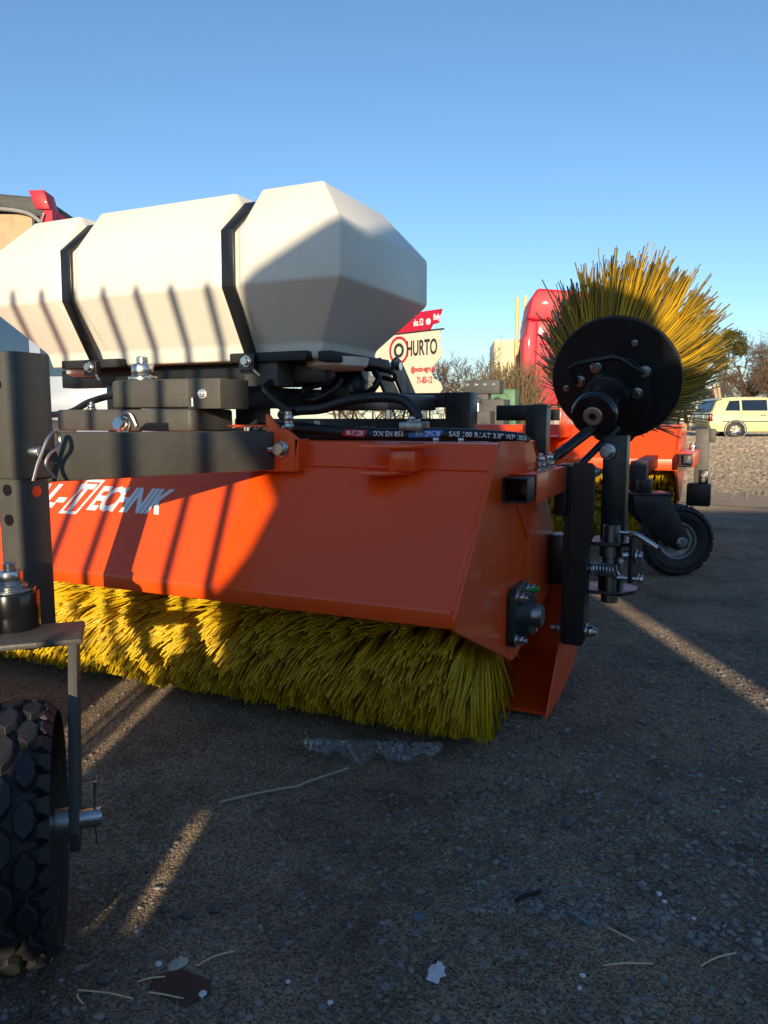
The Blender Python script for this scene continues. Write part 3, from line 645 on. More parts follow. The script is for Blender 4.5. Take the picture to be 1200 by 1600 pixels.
for x in (-.52, -.47): bolt(sw, (x, 1.36, .606), (0, 0, 1), BOLT_S, 1)
# ------------------------------------------------------------------ second sweeper standing behind
s2 = thing('road_sweeper', 'orange sweeper without a water tank parked behind the one with the white tank', 'sweeper', (-1.1, 4.1, 0))
X2R, X2L = -.245, -2.0
pr2 = [(3.765, .412), (3.765, .466), (3.97, .622), (4.30, .622), (4.52, .42)]
G().prism(sheet(pr2, .006), 0, X2L, X2R-.012).obj('hood', 'orange', s2, bevel=.003)
G().prism([(3.755, .410), (3.755, .468), (3.965, .632), (4.32, .628), (4.40, .42), (4.1, .25), (4.02, .245)], 0, X2R-.012, X2R).obj('end_plate', 'orange', s2, bevel=.002, seg=1)
G().prism([(3.76, .405), (3.765, .47), (3.985, .625), (4.01, .60)], 0, -.435, -.425).obj('hood_rib', 'orange', s2, bevel=.002, seg=1)
brush(s2, X2L+.05, X2R-.03, 4.13, .272, .26, 15000, th0=-30, th1=120, wd=.005, back=.3)
sqtube((-.205, 3.66, .467), (-.205, 3.76, .467), .055, .006).obj('socket_tube', 'black', s2, bevel=.002)
sqtube((-.205, 3.70, .467), (-.205, 4.35, .467), .066, .005).obj('socket_sleeve', 'orange', s2, bevel=.003)
for y in (4.1, 4.22): bolt(s2, (-.2, y, .50), (0, 0, 1), NUT, 1.5)
G().box((-.20, 4.36, .20), (-.135, 4.42, .60)).obj('carrier_post', 'black_dusty', s2, bevel=.003)
G().box((-.135, 4.365, .53), (-.105, 4.42, .60)).obj('post_tab', 'black_dusty', s2, bevel=.003)
G().box((-.215, 4.02, .225), (-.105, 4.12, .335)).obj('hinge_block', 'black', s2, bevel=.008)
G().box((-.165, 4.05, .335), (-.12, 4.10, .40)).obj('hinge_plate', 'black', s2, bevel=.004)
for z in (.352, .375): bolt(s2, (-.143, 4.05, z), (0, -1, 0), BOLT, .8)
G().prism([(4.0, .03), (4.35, .03), (4.45, .25), (4.2, .3)], 0, -.20, -.194).obj('deflector_wing', 'orange', s2, bevel=.001, seg=1)
# its castor
ax2 = Vector((.93, -.37, 0)).normalized(); fd2 = Vector((.37, .93, 0)).normalized(); c2 = Vector((-.215, 3.37, .150))
ax2 = Vector((.40, -.917, 0)).normalized(); fd2 = Vector((.917, .40, 0)).normalized()
wheel(s2, c2, ax2, .150, .085, rimr=.50)
pv2 = c2-fd2*.14; pv2.z = .345
G().obox(pv2+fd2*.02, ax2, fd2, (0, 0, 1), .15, .16, .010).obj('fork_top', 'black', s2, bevel=.003)
for sg in (-1, 1):
    o2 = c2+ax2*(sg*.066-.004); o2.z = 0
    g = G(); pl = [(-.20, .345), (-.06, .345), (.035, .165), (.025, .125), (-.02, .115), (-.07, .15), (-.19, .27)]
    g.plate(pl, o2, fd2, (0, 0, 1), .008); g.obj('fork_arm', 'black', s2, bevel=.002)
G().cyl(c2-ax2*.09, c2+ax2*.09, .012, 16).obj('axle', 'steel', s2); bolt(s2, c2+ax2*.074, ax2, BOLT, 1.6)
G().cyl(pv2, pv2+Vector((0, 0, .06)), .034, 28).obj('pivot_housing', 'black', s2, bevel=.002)
G().box((pv2.x-.06, pv2.y+.03, .30), (pv2.x+.005, pv2.y+.10, .475)).obj('castor_post', 'black', s2, bevel=.003)
G().bar((pv2.x-.03, pv2.y+.08, .44), (pv2.x-.01, 4.0, .46), .06, .06).obj('support_beam', 'black', s2, bevel=.004)
# open orange box section and its grey hitch
sqtube((-.83, 3.62, .635), (-.83, 3.90, .635), .145, .008).obj('box_section', 'orange', s2, bevel=.003)
G().box((-1.66, 4.86, .815), (-1.42, 4.96, .905)).obj('hitch_head', 'black_dusty', s2, bevel=.005)
G().box((-1.62, 4.87, .70), (-1.50, 4.95, .815)).obj('hitch_riser', 'black_dusty', s2, bevel=.005)
G().box((-1.60, 4.70, .55), (-1.34, 4.84, .775)).obj('hitch_base', 'black_dusty', s2, bevel=.005)
G().box((-1.60, 4.3, .50), (-1.34, 4.72, .58)).obj('hitch_neck', 'black_dusty', s2, bevel=.005)
G().rev((-1.50, 4.66, .70), (0, 0, 1), [(0, .001), (0, .02), (.05, .02), (.055, .028), (.075, .03), (.085, .015), (.085, .001)], 20).obj('hitch_ball', 'zinc', s2, smooth=50)
G().box((-1.62, 4.60, .60), (-1.40, 4.72, .70)).obj('hitch_step', 'black_dusty', s2, bevel=.003)
for k in range(4): bolt(s2, (-1.64+.06*k, 4.86, .875), (0, -1, 0), BOLT, .9)
# ------------------------------------------------------------------ background materials
mat('car_yellow', (.70, .60, .30), .3, coat=.6, var=.03)
mat('glass_dark', (.012, .02, .035), .06, spec=.8)
mat('glass_blue', (.010, .035, .085), .08, spec=.8)
mat('van_white', (.22, .26, .34), .3, coat=.5, var=.04)
mat('sill_green', (.45, .55, .46), .4)
mat('lamp_red', (.45, .01, .012), .2, coat=.5)
mat('plastic_grey', (.10, .10, .10), .55)
mat('truck_red', (.55, .018, .035), .5, coat=.08, var=.06, spec=.3)
mat('cream_panel', (.72, .62, .38), .5, var=.08, vscale=2)
mat('post_yellow', (.75, .55, .20), .4)
mat('machine_green', (.10, .22, .10), .5, var=.3)
mat('tarp_tan', (.50, .36, .20), .7, var=.25, vscale=3, bump=.3, bscale=12, bdist=.02)
mat('tarp_dark', (.05, .052, .045), .6, var=.5, vscale=5, bump=.3, bscale=10, bdist=.02)
mat('sign_cream', (.76, .68, .50), .5, var=.05, vscale=1)
mat('sign_red', (.55, .012, .04), .45)
mat('sign_black', (.03, .03, .03), .5)
mat('bark', (.13, .085, .055), .85, var=.4, vscale=8)
mat('twig', (.22, .135, .075), .85, col2=(.10, .06, .04), island=1)
mat('leaf', (.10, .11, .02), .6, col2=(.17, .13, .02), island=1, trans=.3)
mat('dry_grass', (.30, .22, .11), .8, col2=(.18, .12, .06), island=1, trans=.2)
mat('shade_block_grey', (.10, .105, .11), .6, var=.2, vscale=4, bump=.4, bscale=9, bdist=.02)
mat('wood', (.20, .13, .08), .7, var=.4, vscale=9, bump=.3, bscale=40)
mat('concrete', (.30, .29, .27), .8, var=.2, vscale=6, bump=.3, bscale=80)
mat('black_thing', (.012, .012, .014), .6)
# ------------------------------------------------------------------ parked estate car
def car(loc, head, body='car_yellow'):
    c = thing('parked_car', 'pale yellow estate car parked in the sun in front of bare trees', 'car', loc)
    T = Matrix.Translation(loc) @ Matrix.Rotation(head, 4, 'Z') @ Matrix.Diagonal((1.04, 1, .92, 1))     # local: +X forward, rear at 0, width along Y
    side = [(.06, .35), (.0, .55), (.02, .95), (.10, .98), (2.9, .97), (3.7, .86), (4.4, .72), (4.55, .55), (4.5, .32), (4.2, .24), (.3, .24)]
    g = G()
    for i, (yy, k) in enumerate(((-.80, .97), (-.87, 1), (.87, 1), (.80, .97))):
        pass
    g.prism(side, 1, -.86, .86); g.obj('body', body, c, T, bevel=.07, seg=3, ang=20)
    top0 = [(.08, .95), (3.25, .95), (2.45, 1.44), (1.7, 1.53), (.75, 1.53), (.30, 1.47)]
    n = len(top0); g = G(); V = []
    for sg in (-1, 1): V += [(x+(.0 if z < 1 else 0), sg*(.845-(z-.95)*.30), z) for x, z in top0]
    g.add(V, [tuple(range(n)), tuple(range(n, 2*n))[::-1]]+[(i, n+i, n+(i+1) % n, (i+1) % n) for i in range(n)])
    g.obj('roof', body, c, T, bevel=.05, seg=3, ang=15)
    def sidewin(pl, sg):
        g = G(); V = [(x, sg*(.845-(z-.95)*.30+.006), z) for x, z in pl]; W = [(x, sg*(.845-(z-.95)*.30-.02), z) for x, z in pl]; k = len(pl)
        g.add(V+W, [tuple(range(k)), tuple(range(k, 2*k))[::-1]]+[(i, (i+1) % k, k+(i+1) % k, k+i) for i in range(k)]); g.obj('side_window', 'glass_dark', c, T, smooth=0)
    for sg in (-1, 1):
        sidewin([(.50, 1.02), (.98, 1.02), (.98, 1.40), (.66, 1.38)], sg); sidewin([(1.05, 1.02), (1.86, 1.02), (1.86, 1.42), (1.05, 1.41)], sg)
        sidewin([(1.94, 1.02), (3.0, 1.02), (2.40, 1.38), (1.94, 1.42)], sg)
        G().box((.42, sg*.868, .60), (3.5, sg*.872+sg*.01, .64)).obj('rub_strip', 'plastic_grey', c, T)
        for x in (1.02, 1.90): G().box((x, sg*.861, .36), (x+.012, sg*.866, .97)).obj('door_seam', 'black_thing', c, T)
        for x in (1.62, 2.6): G().box((x, sg*.865, .84), (x+.18, sg*.885, .87)).obj('door_handle', 'plastic_grey', c, T, bevel=.005, seg=1)
        G().box((.004, sg*.62, .62), (.10, sg*.868, .92)).obj('tail_lamp', 'lamp_red', c, T, bevel=.02)
        for x in (.85, 3.55):
            t_ = G().rev((x, sg*.78, .31), (0, 1, 0), [(-.10, .18), (-.105, .27), (-.08, .31), (.08, .31), (.105, .27), (.10, .18)], 28).obj('tyre', 'rubber', c, T, smooth=50)
            g = G(); g.rev((x, sg*.78, .31), (0, sg, 0), [(0, .02), (.07, .02), (.09, .06), (.07, .15), (.108, .19), (.08, .20), (0, .19)], 28); g.obj('wheel_cover', 'zinc', t_, T, smooth=40)
            for k in range(7):
                a = k*2*math.pi/7; G().cyl((x+.13*math.cos(a), sg*.84, .31+.13*math.sin(a)), (x+.13*math.cos(a), sg*.875, .31+.13*math.sin(a)), .026, 8).obj('cover_slot', 'black_thing', t_, T)
            G().rev((x, sg*.80, .31), (0, sg, 0), [(0, .33), (.062, .33), (.066, .375), (0, .375)], 28).obj('wheel_arch', 'plastic_grey', c, T, smooth=50)
    g = G(); g.add([(.062, -.62, 1.0), (.062, .62, 1.0), (.27, .52, 1.40), (.27, -.52, 1.40)], [(0, 1, 2, 3)])
    rw = G(); rw.add([(.045, -.66, 1.02), (.045, .66, 1.02), (.255, .56, 1.41), (.255, -.56, 1.41), (.10, -.66, 1.02), (.10, .66, 1.02), (.30, .56, 1.41), (.30, -.56, 1.41)], [(0, 3, 2, 1), (4, 5, 6, 7), (0, 1, 5, 4), (1, 2, 6, 5), (2, 3, 7, 6), (3, 0, 4, 7)]); rw.obj('rear_window', 'glass_dark', c, T, smooth=0)
    ws = G(); ws.add([(3.26, -.70, 1.0), (3.26, .70, 1.0), (2.50, .58, 1.43), (2.50, -.58, 1.43), (3.2, -.70, .99), (3.2, .70, .99), (2.46, .58, 1.42), (2.46, -.58, 1.42)], [(0, 1, 2, 3), (7, 6, 5, 4), (0, 4, 5, 1), (1, 5, 6, 2), (2, 6, 7, 3), (3, 7, 4, 0)]); ws.obj('windscreen', 'glass_dark', c, T, smooth=0)
    G().box((-.03, -.80, .26), (.06, .80, .40)).obj('bumper', 'plastic_grey', c, T, bevel=.02)
    G().box((-.006, -.27, .70), (.01, .27, .81)).obj('number_plate', 'white_print', c, T)
    G().box((-.012, -.30, .83), (.01, .30, .86)).obj('boot_trim', 'zinc', c, T)
    return c
car((-1.22, 29.2, 0), R(22))
# ------------------------------------------------------------------ white van behind the tank (far left)
vn = thing('parked_van', 'bluish-white van parked behind the left end of the water tank', 'van', (-5.9, 6.0, 0))
VT = Matrix.Translation((-4.62, 5.2, 0)) @ Matrix.Rotation(R(203), 4, 'Z')    # local +X runs along the near side
bodyp = [(0, .35), (-.05, .9), (.02, 1.0), (.35, 1.75), (.55, 1.85), (4.2, 1.85), (4.6, 1.6), (4.9, .95), (5.0, .35)]
G().prism(bodyp, 1, -1.75, 0).obj('body', 'van_white', vn, VT, bevel=.05, seg=3)
for q in ([(.16, 1.02), (.42, 1.02), (.42, 1.55), (.38, 1.55)], [(.52, 1.02), (.95, 1.02), (.95, 1.60), (.52, 1.60)], [(1.05, 1.22), (2.3, 1.22), (2.3, 1.70), (1.05, 1.70)], [(2.42, 1.22), (3.9, 1.22), (3.9, 1.70), (2.42, 1.70)]):
    G().prism(q, 1, -.02, .012).obj('side_window', 'glass_blue', vn, VT, smooth=0)
G().box((1.0, 0, 1.14), (4.0, .02, 1.205)).obj('window_sill', 'sill_green', vn, VT, bevel=.004)
G().box((.455, -.02, 1.02), (.50, .02, 1.55)).obj('tail_lamp', 'lamp_red', vn, VT, bevel=.004)
G().box((2.33, 0, 1.2), (2.39, .02, 1.72)).obj('window_pillar', 'plastic_grey', vn, VT, bevel=.003)
for x in (.9, 4.1):
    t_ = G().rev((x, -.1, .33), (0, 1, 0), [(-.1, .19), (-.1, .30), (-.07, .33), (.09, .33), (.115, .30), (.11, .19)], 28).obj('tyre', 'rubber', vn, VT, smooth=50)
    G().rev((x, -.05, .33), (0, 1, 0), [(0, .01), (.10, .02), (.11, .10), (.13, .19), (0, .20)], 24).obj('rim', 'zinc', t_, VT, smooth=50)
G().box((-.06, -1.7, .33), (.1, -.05, .55)).obj('bumper', 'plastic_grey', vn, VT, bevel=.02)
# ------------------------------------------------------------------ tarpaulin trailer at the top left
tl = thing('curtain_trailer', 'tall trailer with tan side curtain, dark roof tarp and red corner post', 'trailer', (-12.5, 9.0, 0))
TT = Matrix.Translation((-10.02, 9.15, 0)) @ Matrix.Rotation(R(206), 4, 'Z')   # local +X runs to the left along the near side
def tb(name, m, a, b, bev=.01): return G().box(a, b).obj(name, m, tl, TT, bevel=bev)
tb('load_floor', 'plastic_grey', (0, -2.4, 1.1), (8, 0, 1.25))
for k in range(8): tb('side_curtain', 'tarp_tan', (.28+k*.96, -.03-.012*(k % 2), 1.25), (.28+(k+1)*.96-.05, .02, 3.86), .02)
for k in range(9): tb('curtain_strap', 'tarp_dark', (.25+k*.96, .0, 1.2), (.29+k*.96, .034, 3.9), .003)
g = G(); pts = [(0.05, 4.10), (.7, 4.15), (2.2, 4.30), (8, 4.34), (8, 3.95), (2.2, 3.98), (.75, 3.93), (.12, 3.80)]
g.prism(pts, 1, -2.4, .06); g.obj('roof_tarp', 'tarp_dark', tl, TT, bevel=.03, ang=20)
G().tube(spline([(.12, .06, 3.70), (.35, .08, 3.86), (.9, .08, 3.93), (2.2, .08, 3.99), (5, .08, 4.0)], 6), .03, 8).obj('tarp_rope', 'concrete', tl, TT)
G().prism([(-.02, 3.92), (.20, 3.92), (.30, 4.20), (.06, 4.21)], 1, -.30, .09).obj('corner_casting', 'truck_red', tl, TT, bevel=.01)
tb('corner_post', 'truck_red', (-.04, -.12, 1.1), (.16, .05, 3.92)); tb('end_wall', 'truck_red', (-.03, -2.4, 1.1), (.03, -.12, 3.95))
G().tube([(.20, .07, 3.55), (.13, .09, 3.72), (.08, .08, 3.86)], .022, 8).obj('latch_rod', 'zinc', tl, TT)
for x in (5.2, 6.4):
    for y in (-.3, -2.1): G().rev((x, y, .5), (0, 1, 0), [(-.15, .28), (-.15, .48), (.0, .5), (.15, .48), (.15, .28)], 28).obj('tyre', 'rubber', tl, TT, smooth=50)
tb('landing_leg', 'plastic_grey', (1.2, -.35, 0), (1.32, -.2, 1.1)); tb('landing_leg', 'plastic_grey', (1.2, -2.2, 0), (1.32, -2.05, 1.1))
# ------------------------------------------------------------------ advertising board with a torn right edge
bb = thing('advertising_board', 'torn cream advertising board with red header and black lettering beyond the tank', 'billboard', (-5.9, 13.7, 0))
BR = Vector((-5.03, 13.46, 0)); BL = Vector((-6.68, 14.13, 0)); bu = (BR-BL).normalized(); bn = Vector((bu.y, -bu.x, 0))
LB = (BR-BL).length
def bp(a, z, k=0): return BR+bu*a+Vector((0, 0, z))+bn*k
def bplate(name, m, poly, t, k=0): return G().plate(poly, bp(0, 0, k), bu, (0, 0, 1), t).obj(name, m, bb, smooth=0)
edge = [(-.02, 2.28), (-.06, 2.22), (-.03, 2.13), (-.08, 2.04), (-.02, 1.97), (.02, 1.90), (.0, 1.80), (-.10, 1.72), (-.22, 1.62), (-.27, 1.52), (-.22, 1.42), (-.08, 1.36), (-.02, 1.30), (.02, 1.20), (-.05, 1.12)]
bplate('board_panel', 'sign_cream', [(-LB, .95), (-.05, .95)]+edge[::-1]+[(-.1, 2.30), (-LB, 2.30)], .03)
bplate('header_panel', 'sign_red', [(-LB, 2.31), (-.30, 2.31), (-.24, 2.40), (-.08, 2.42), (-.05, 2.55), (.0, 2.66), (-LB, 2.66)], .034)
G().plate([(-LB, 2.285), (.05, 2.285), (.05, 2.31), (-LB, 2.31)], bp(0, 0, .0), bu, (0, 0, 1), .045).obj('header_rail', 'sign_black', bb, smooth=0)
def bbtext(txt, size, a, z, m, wd=None, bold=.004):
    me = text_mesh(txt, size, m, 0, bold, depth=.002); xs = [v.co.x for v in me.vertices]; sc = wd/(max(xs)-min(xs)) if wd else 1; mn = min(xs)
    for v in me.vertices: v.co = bp(a+(v.co.x-mn)*sc, z+v.co.y, .0365+v.co.z)
    place('lettering', me, bb, I4)
bbtext('HURTO', .40, -.90, 1.86, 'sign_black', .80, .008); bbtext('@moto-agro.pl', .14, -.78, 1.55, 'sign_red', .62)
bbtext('71-85-12', .17, -.62, 1.33, 'sign_red', .40); bbtext('ska 52', .17, -.72, 2.41, 'white_print', .26); bbtext('Bały', .15, -.20, 2.48, 'white_print', .18)
G().cyl(bp(-.33, 2.46, .034), bp(-.33, 2.46, .040), .06, 20).obj('header_dot', 'white_print', bb)
G().rev(bp(-1.12, 1.98, .034), bn, [(0, .22), (.004, .22), (.004, .27), (0, .27)], 36).obj('round_emblem', 'sign_red', bb, smooth=0)
G().rev(bp(-1.12, 1.98, .034), bn, [(0, .08), (.004, .08), (.004, .14), (0, .14)], 36).obj('round_emblem', 'sign_black', bb, smooth=0)
for a in (-.5, -1.5): G().bar(bp(a, 0, -.06), bp(a, 2.6, -.06), .08, .08, (1, 0, 0)).obj('board_post', 'zinc', bb)
# ------------------------------------------------------------------ red lorry cab
tk = thing('lorry_cab', 'tall red lorry cab standing behind the side brush', 'lorry', (-3.9, 20.2, 0))
KT = Matrix.Translation((-5.02, 19.2, 0)) @ Matrix.Rotation(R(20), 4, 'Z')     # +X right along the rear wall, +Y away
def kb(name, m, a, b, bev=.03): return G().box(a, b).obj(name, m, tk, KT, bevel=bev)
G().prism([(.10, 1.0), (2.4, 1.0), (2.4, 3.05), (2.3, 3.75), (.55, 3.85), (.30, 3.78), (.10, 3.1)], 1, .12, 2.0).obj('cab_shell', 'truck_red', tk, KT, bevel=.06, seg=3)
G().prism([(-.02, .98), (.32, .92), (.36, 3.10), (.10, 3.10), (.06, 2.75), (-.02, 2.70)], 1, -.02, .45).obj('side_deflector', 'truck_red', tk, KT, bevel=.05, seg=3)
G().prism([(.08, 3.14), (.40, 3.10), (2.4, 2.98), (2.4, 3.72), (.80, 3.86), (.34, 3.90), (.18, 3.66)], 1, .02, 1.6).obj('roof_spoiler', 'truck_red', tk, KT, bevel=.07, seg=3)
G().prism([(.55, 1.75), (1.6, 1.55), (1.6, 2.38), (.62, 2.36)], 1, .098, .135).obj('rear_panel', 'truck_red', tk, KT, bevel=.012)
G().prism([(.42, 2.52), (2.3, 2.46), (2.3, 2.58), (.42, 2.64)], 1, .085, .135).obj('panel_rib', 'truck_red', tk, KT, bevel=.012)
G().prism([(.42, 2.68), (2.3, 2.62), (2.3, 2.72), (.42, 2.76)], 1, .085, .135).obj('panel_rib', 'truck_red', tk, KT, bevel=.012)
kb('chassis_rail', 'plastic_grey', (.45, -3.5, .62), (.62, 2, .88)); kb('chassis_rail', 'plastic_grey', (1.8, -.5, .62), (1.98, 2, .88))
kb('fuel_tank', 'concrete', (.2, -.6, .45), (.75, -.05, .95), .1); kb('air_line_rack', 'tarp_dark', (.9, -.25, .85), (1.5, 0, 1.15), .04)
for y in (-2.6, 1.0):
    for x in (.15, 2.2): G().rev((x, y, .5), (1, 0, 0), [(-.15, .28), (-.15, .48), (0, .5), (.15, .48), (.15, .28)], 28).obj('tyre', 'rubber', tk, KT, smooth=50)
# ------------------------------------------------------------------ cream container wall with yellow poles, green machine
cc = thing('cream_container', 'cream corrugated container with pale yellow poles at its corner', 'container', (-6.2, 21.5, 0))
CT = Matrix.Translation((-5.58, 21.1, 0)) @ Matrix.Rotation(R(20), 4, 'Z')
G().box((-.72, .05, .2), (.9, 2.5, 2.85)).obj('container_wall', 'cream_panel', cc, CT, bevel=.02)
for k in range(7): G().box((-.68+k*.15, .0, .3), (-.62+k*.15, .06, 2.75)).obj('wall_rib', 'cream_panel', cc, CT, bevel=.01, seg=1)
for x, h_ in ((-.12, 3.95), (.10, 4.0), (.24, 3.85)): G().cyl((x, -.08, 0), (x, -.08, h_), .05, 14).obj('corner_pole', 'post_yellow' if x < 0 else 'cream_panel', cc, CT)
G().box((-.9, .1, 0), (1, 2.6, .22)).obj('container_base', 'concrete', cc, CT, bevel=.02)
gm = thing('green_implement', 'green farm implement with wheel and upright blade standing before the cream container', 'implement', (-4.85, 15.7, 0))
G().box((-4.75, 15.7, .5), (-4.25, 16.1, 1.28)).obj('body', 'machine_green', gm, bevel=.04)
G().rev((-4.62, 15.66, .98), (.4, -1, 0), [(0, .12), (.05, .12), (.07, .24), (.05, .27), (0, .27)], 28).obj('wheel', 'machine_green', gm, smooth=40)
G().prism([(-5.30, .7), (-5.10, .7), (-5.12, 1.30), (-5.20, 1.62), (-5.25, 1.30)], 1, 15.6, 15.68).obj('blade', 'machine_green', gm, bevel=.01)
G().prism([(-5.75, .72), (-5.28, .72), (-5.28, 1.38)], 1, 15.7, 15.76).obj('side_plate', 'tarp_dark', gm, bevel=.01)
G().box((-5.2, 15.65, .6), (-4.4, 15.8, .75)).obj('beam', 'machine_green', gm, bevel=.02)
for x in (-5.15, -4.3): G().box((x, 15.65, 0), (x+.08, 15.75, .75)).obj('leg', 'machine_green', gm, bevel=.01)
# dry reed clump beside it
def clump(name, label, cat, loc, n, h, spread, m='dry_grass', wd=.012):
    a = rng.uniform(0, 6.28, n); r_ = spread*np.sqrt(rng.uniform(0, 1, n)); p0 = np.stack([loc[0]+r_*np.cos(a), loc[1]+r_*np.sin(a), np.full(n, loc[2])], 1)
    hh = h*rng.uniform(.55, 1.05, n); le = rng.normal(0, .18, (n, 2))*h
    p1 = p0+np.stack([le[:, 0]*.3, le[:, 1]*.3, hh*.55], 1); p2 = p0+np.stack([le[:, 0], le[:, 1], hh], 1)
    o = strands(name, p0, p1, p2, rng.uniform(.6, 1.3, n)*wd, m); del o['kind']; tag(o, label, cat); return o
clump('reed_clump', 'dry tan reeds rising behind the green implement', 'reeds', (-4.95, 18.0, 0), 900, 1.95, .55)
# ------------------------------------------------------------------ trees and bushes
def tree(name, label, loc, h, seed, spread=.5, twigs=5, levels=5, bush=False, group=None, lean=0, m='twig', wscale=1.0):
    rd = random.Random(seed); root = thing(name, label, 'bush' if bush else 'tree', loc, group)
    gt = G(); P0, P1, P2, WD = [], [], [], []
    def grow(p, d, L, r, lv):
        mid = p+d*L*.5+Vector((rd.gauss(0, .05), rd.gauss(0, .05), 0))*L; q = p+d*L+Vector((rd.gauss(0, .08), rd.gauss(0, .08), rd.gauss(.02, .04)))*L
        if lv <= 1: gt.tube([p, mid, q], [r, r*.85, r*.68], 6, cap=False)
        else: P0.append(p); P1.append(mid); P2.append(q); WD.append(max(.006*wscale, r))
        if lv >= levels: return
        for k in range(rd.randint(twigs-2, twigs)):
            t = rd.uniform(.35, 1.0); b = p.lerp(q, t) if t < .98 else q
            nd = (d+Vector((rd.gauss(0, 1), rd.gauss(0, 1), rd.gauss(.15, .6)))*spread).normalized()
            grow(b, nd, L*rd.uniform(.52, .80), r*.55, lv+1)
    base = Vector(loc)
    if bush:
        for k in range(7): grow(base+Vector((rd.gauss(0, .4), rd.gauss(0, .4), 0)), Vector((rd.gauss(0, .35), rd.gauss(0, .35), 1)).normalized(), h*.42, h*.012, 1)
    else: grow(base, Vector((lean, 0, 1)).normalized(), h*.40, h*.026, 0)
    if gt.v: gt.obj('trunk', 'bark', root)
    a = np.array
    strands('crown', a(P0), a(P1), a(P2), a(WD), m, root)
    return root
bgrp = 'bare trees and shrubs at the edge of the yard'
for i, (x, y, h, bush) in enumerate(((-2.6, 47, 5.4, 0), (.3, 46, 6.6, 0), (2.4, 49, 6.9, 0), (-.6, 43, 3.9, 1), (1.4, 42, 3.9, 1), (-2.4, 42, 3.7, 1), (3.2, 43.5, 4.2, 1), (-4.6, 44, 3.8, 1), (5.4, 47, 6.2, 0), (5.0, 43, 4.0, 1))):
    tree('bare_shrub' if bush else 'bare_tree', ('leafless brown shrub growing in the thicket behind the yellow car' if bush else 'tall leafless tree rising above the brown thicket behind the yellow car'), (x, y, 0), h, 40+i, .55 if bush else .5, 5, 5 if bush else 6, bool(bush), bgrp+(' low' if bush else ' tall'), m='twig', wscale=1.6)
for i, (x, y, h) in enumerate(((-9.3, 18.2, 2.9), (-8.0, 17.6, 2.7), (-7.1, 18.4, 2.6))):
    tree('bare_shrub', 'tan leafless shrub behind the advertising board', (x, y, 0), h, 70+i, .6, 5, 5, True, 'shrubs behind the advertising board', wscale=1.2)
# evergreen tuft
ev = thing('evergreen_tree', 'small yellow-green evergreen tuft among the bare trees', 'tree', (-.75, 44.5, 0))
G().tube([(-.75, 44.5, 0), (-.8, 44.5, 2.5), (-.6, 44.5, 4.4)], [.09, .07, .04], 7).obj('trunk', 'bark', ev)
cl = [(-.95, 44.4, 4.45, .5), (-.35, 44.5, 4.75, .55), (-.1, 44.6, 4.3, .42), (-1.05, 44.6, 3.75, .35), (-.7, 44.4, 4.95, .35), (-1.2, 44.5, 4.1, .3)]
nl = 3600; ci = rng.integers(0, len(cl), nl); cs = np.array(cl)[ci]; dd = rng.normal(size=(nl, 3)); dd /= np.linalg.norm(dd, axis=1)[:, None]
q0 = cs[:, :3]+dd*(cs[:, 3]*rng.uniform(.2, 1, nl)**.5)[:, None]; q2 = q0+rng.normal(0, .07, (nl, 3)); strands('crown', q0, (q0+q2)/2, q2, rng.uniform(.02, .045, nl), 'leaf', ev)
# small far things
lp = thing('yard_lamp', 'small post lamp with pale head between sweeper and trees', 'lamp', (-1.24, 33, 0))
G().cyl((-1.24, 33, 0), (-1.24, 33, 1.82), .05, 12).obj('post', 'black_thing', lp); G().rev((-1.24, 33, 1.80), (0, 0, 1), [(0, .001), (0, .08), (.05, .22), (.12, .24), (.17, .12), (.18, .001)], 20).obj('lamp_head', 'white_print', lp, smooth=40)
db = thing('dark_skip', 'dark skip container standing left of the yellow car', 'skip', (-2.3, 28.5, 0))
G().prism([(-2.75, .15), (-1.95, .15), (-1.80, 1.12), (-2.9, 1.12)], 1, 28.0, 29.2).obj('shell', 'black_thing', db, bevel=.03); G().box((-2.95, 27.95, 1.05), (-1.75, 29.25, 1.15)).obj('rim', 'plastic_grey', db, bevel=.02)
for x in (-2.7, -2.1): G().box((x, 28.1, 0), (x+.12, 29.1, .16)).obj('foot', 'plastic_grey', db)
ht = thing('hay_tedder', 'dark folded implement with raised tines behind the car roof', 'implement', (-.3, 33.5, 0))
for k in range(5): G().bar((-.72+.13*k, 33.5, .9), (-.95+.13*k+.05*k*.3, 33.5, 2.05-.05*k), .09, .03, (0, 1, 0)).obj('tine', 'black_thing' if k > 1 else 'tarp_tan', ht)
G().box((-.9, 33.4, .75), (.1, 33.6, .92)).obj('beam', 'black_thing', ht, bevel=.01)
for x in (-.8, 0): G().box((x, 33.4, 0), (x+.08, 33.6, .78)).obj('leg', 'black_thing', ht)
# ------------------------------------------------------------------ unseen shapes added behind the camera, outlines cut to shade the yard
hS = Vector((-math.sin(az), math.cos(az), 0)); hU = Vector((math.cos(az), math.sin(az), 0)); tanE = math.tan(el)
def SU(u, s, z): return hU*u+hS*s+Vector((0, 0, z))
S0 = -1.0; S1 = -2.5; DZ = -tanE*S0; DZ1 = -tanE*S1          # shadow height v -> real height z = v + DZ on that line
rk = thing('shade_bar_rack', 'unseen steel rack of upright bars with boards added to shape the shade, facing the castor end of the sweeper', 'rack', tuple(SU(-1.2, S0, 0)))
for k, u in enumerate([-.432-.0945*i for i in range(19)]):
    top = 1.30+.0115*(k if k < 8 else 8)+DZ
    g = G(); g.plate([(u-.011, 0), (u+.011, 0), (u+.011, top-.02), (u, top), (u-.011, top-.02)], SU(0, S0, 0), hU, (0, 0, 1), -.012); g.obj('rack_bar', 'black', rk, smooth=0)
def panel(name, poly, m, root, s=S0+.02, t=-.02):
    return G().plate([(u, v-tanE*s if v > 0 else 0) for u, v in poly], SU(0, s, 0), hU, (0, 0, 1), t).obj(name, m, root, smooth=0)
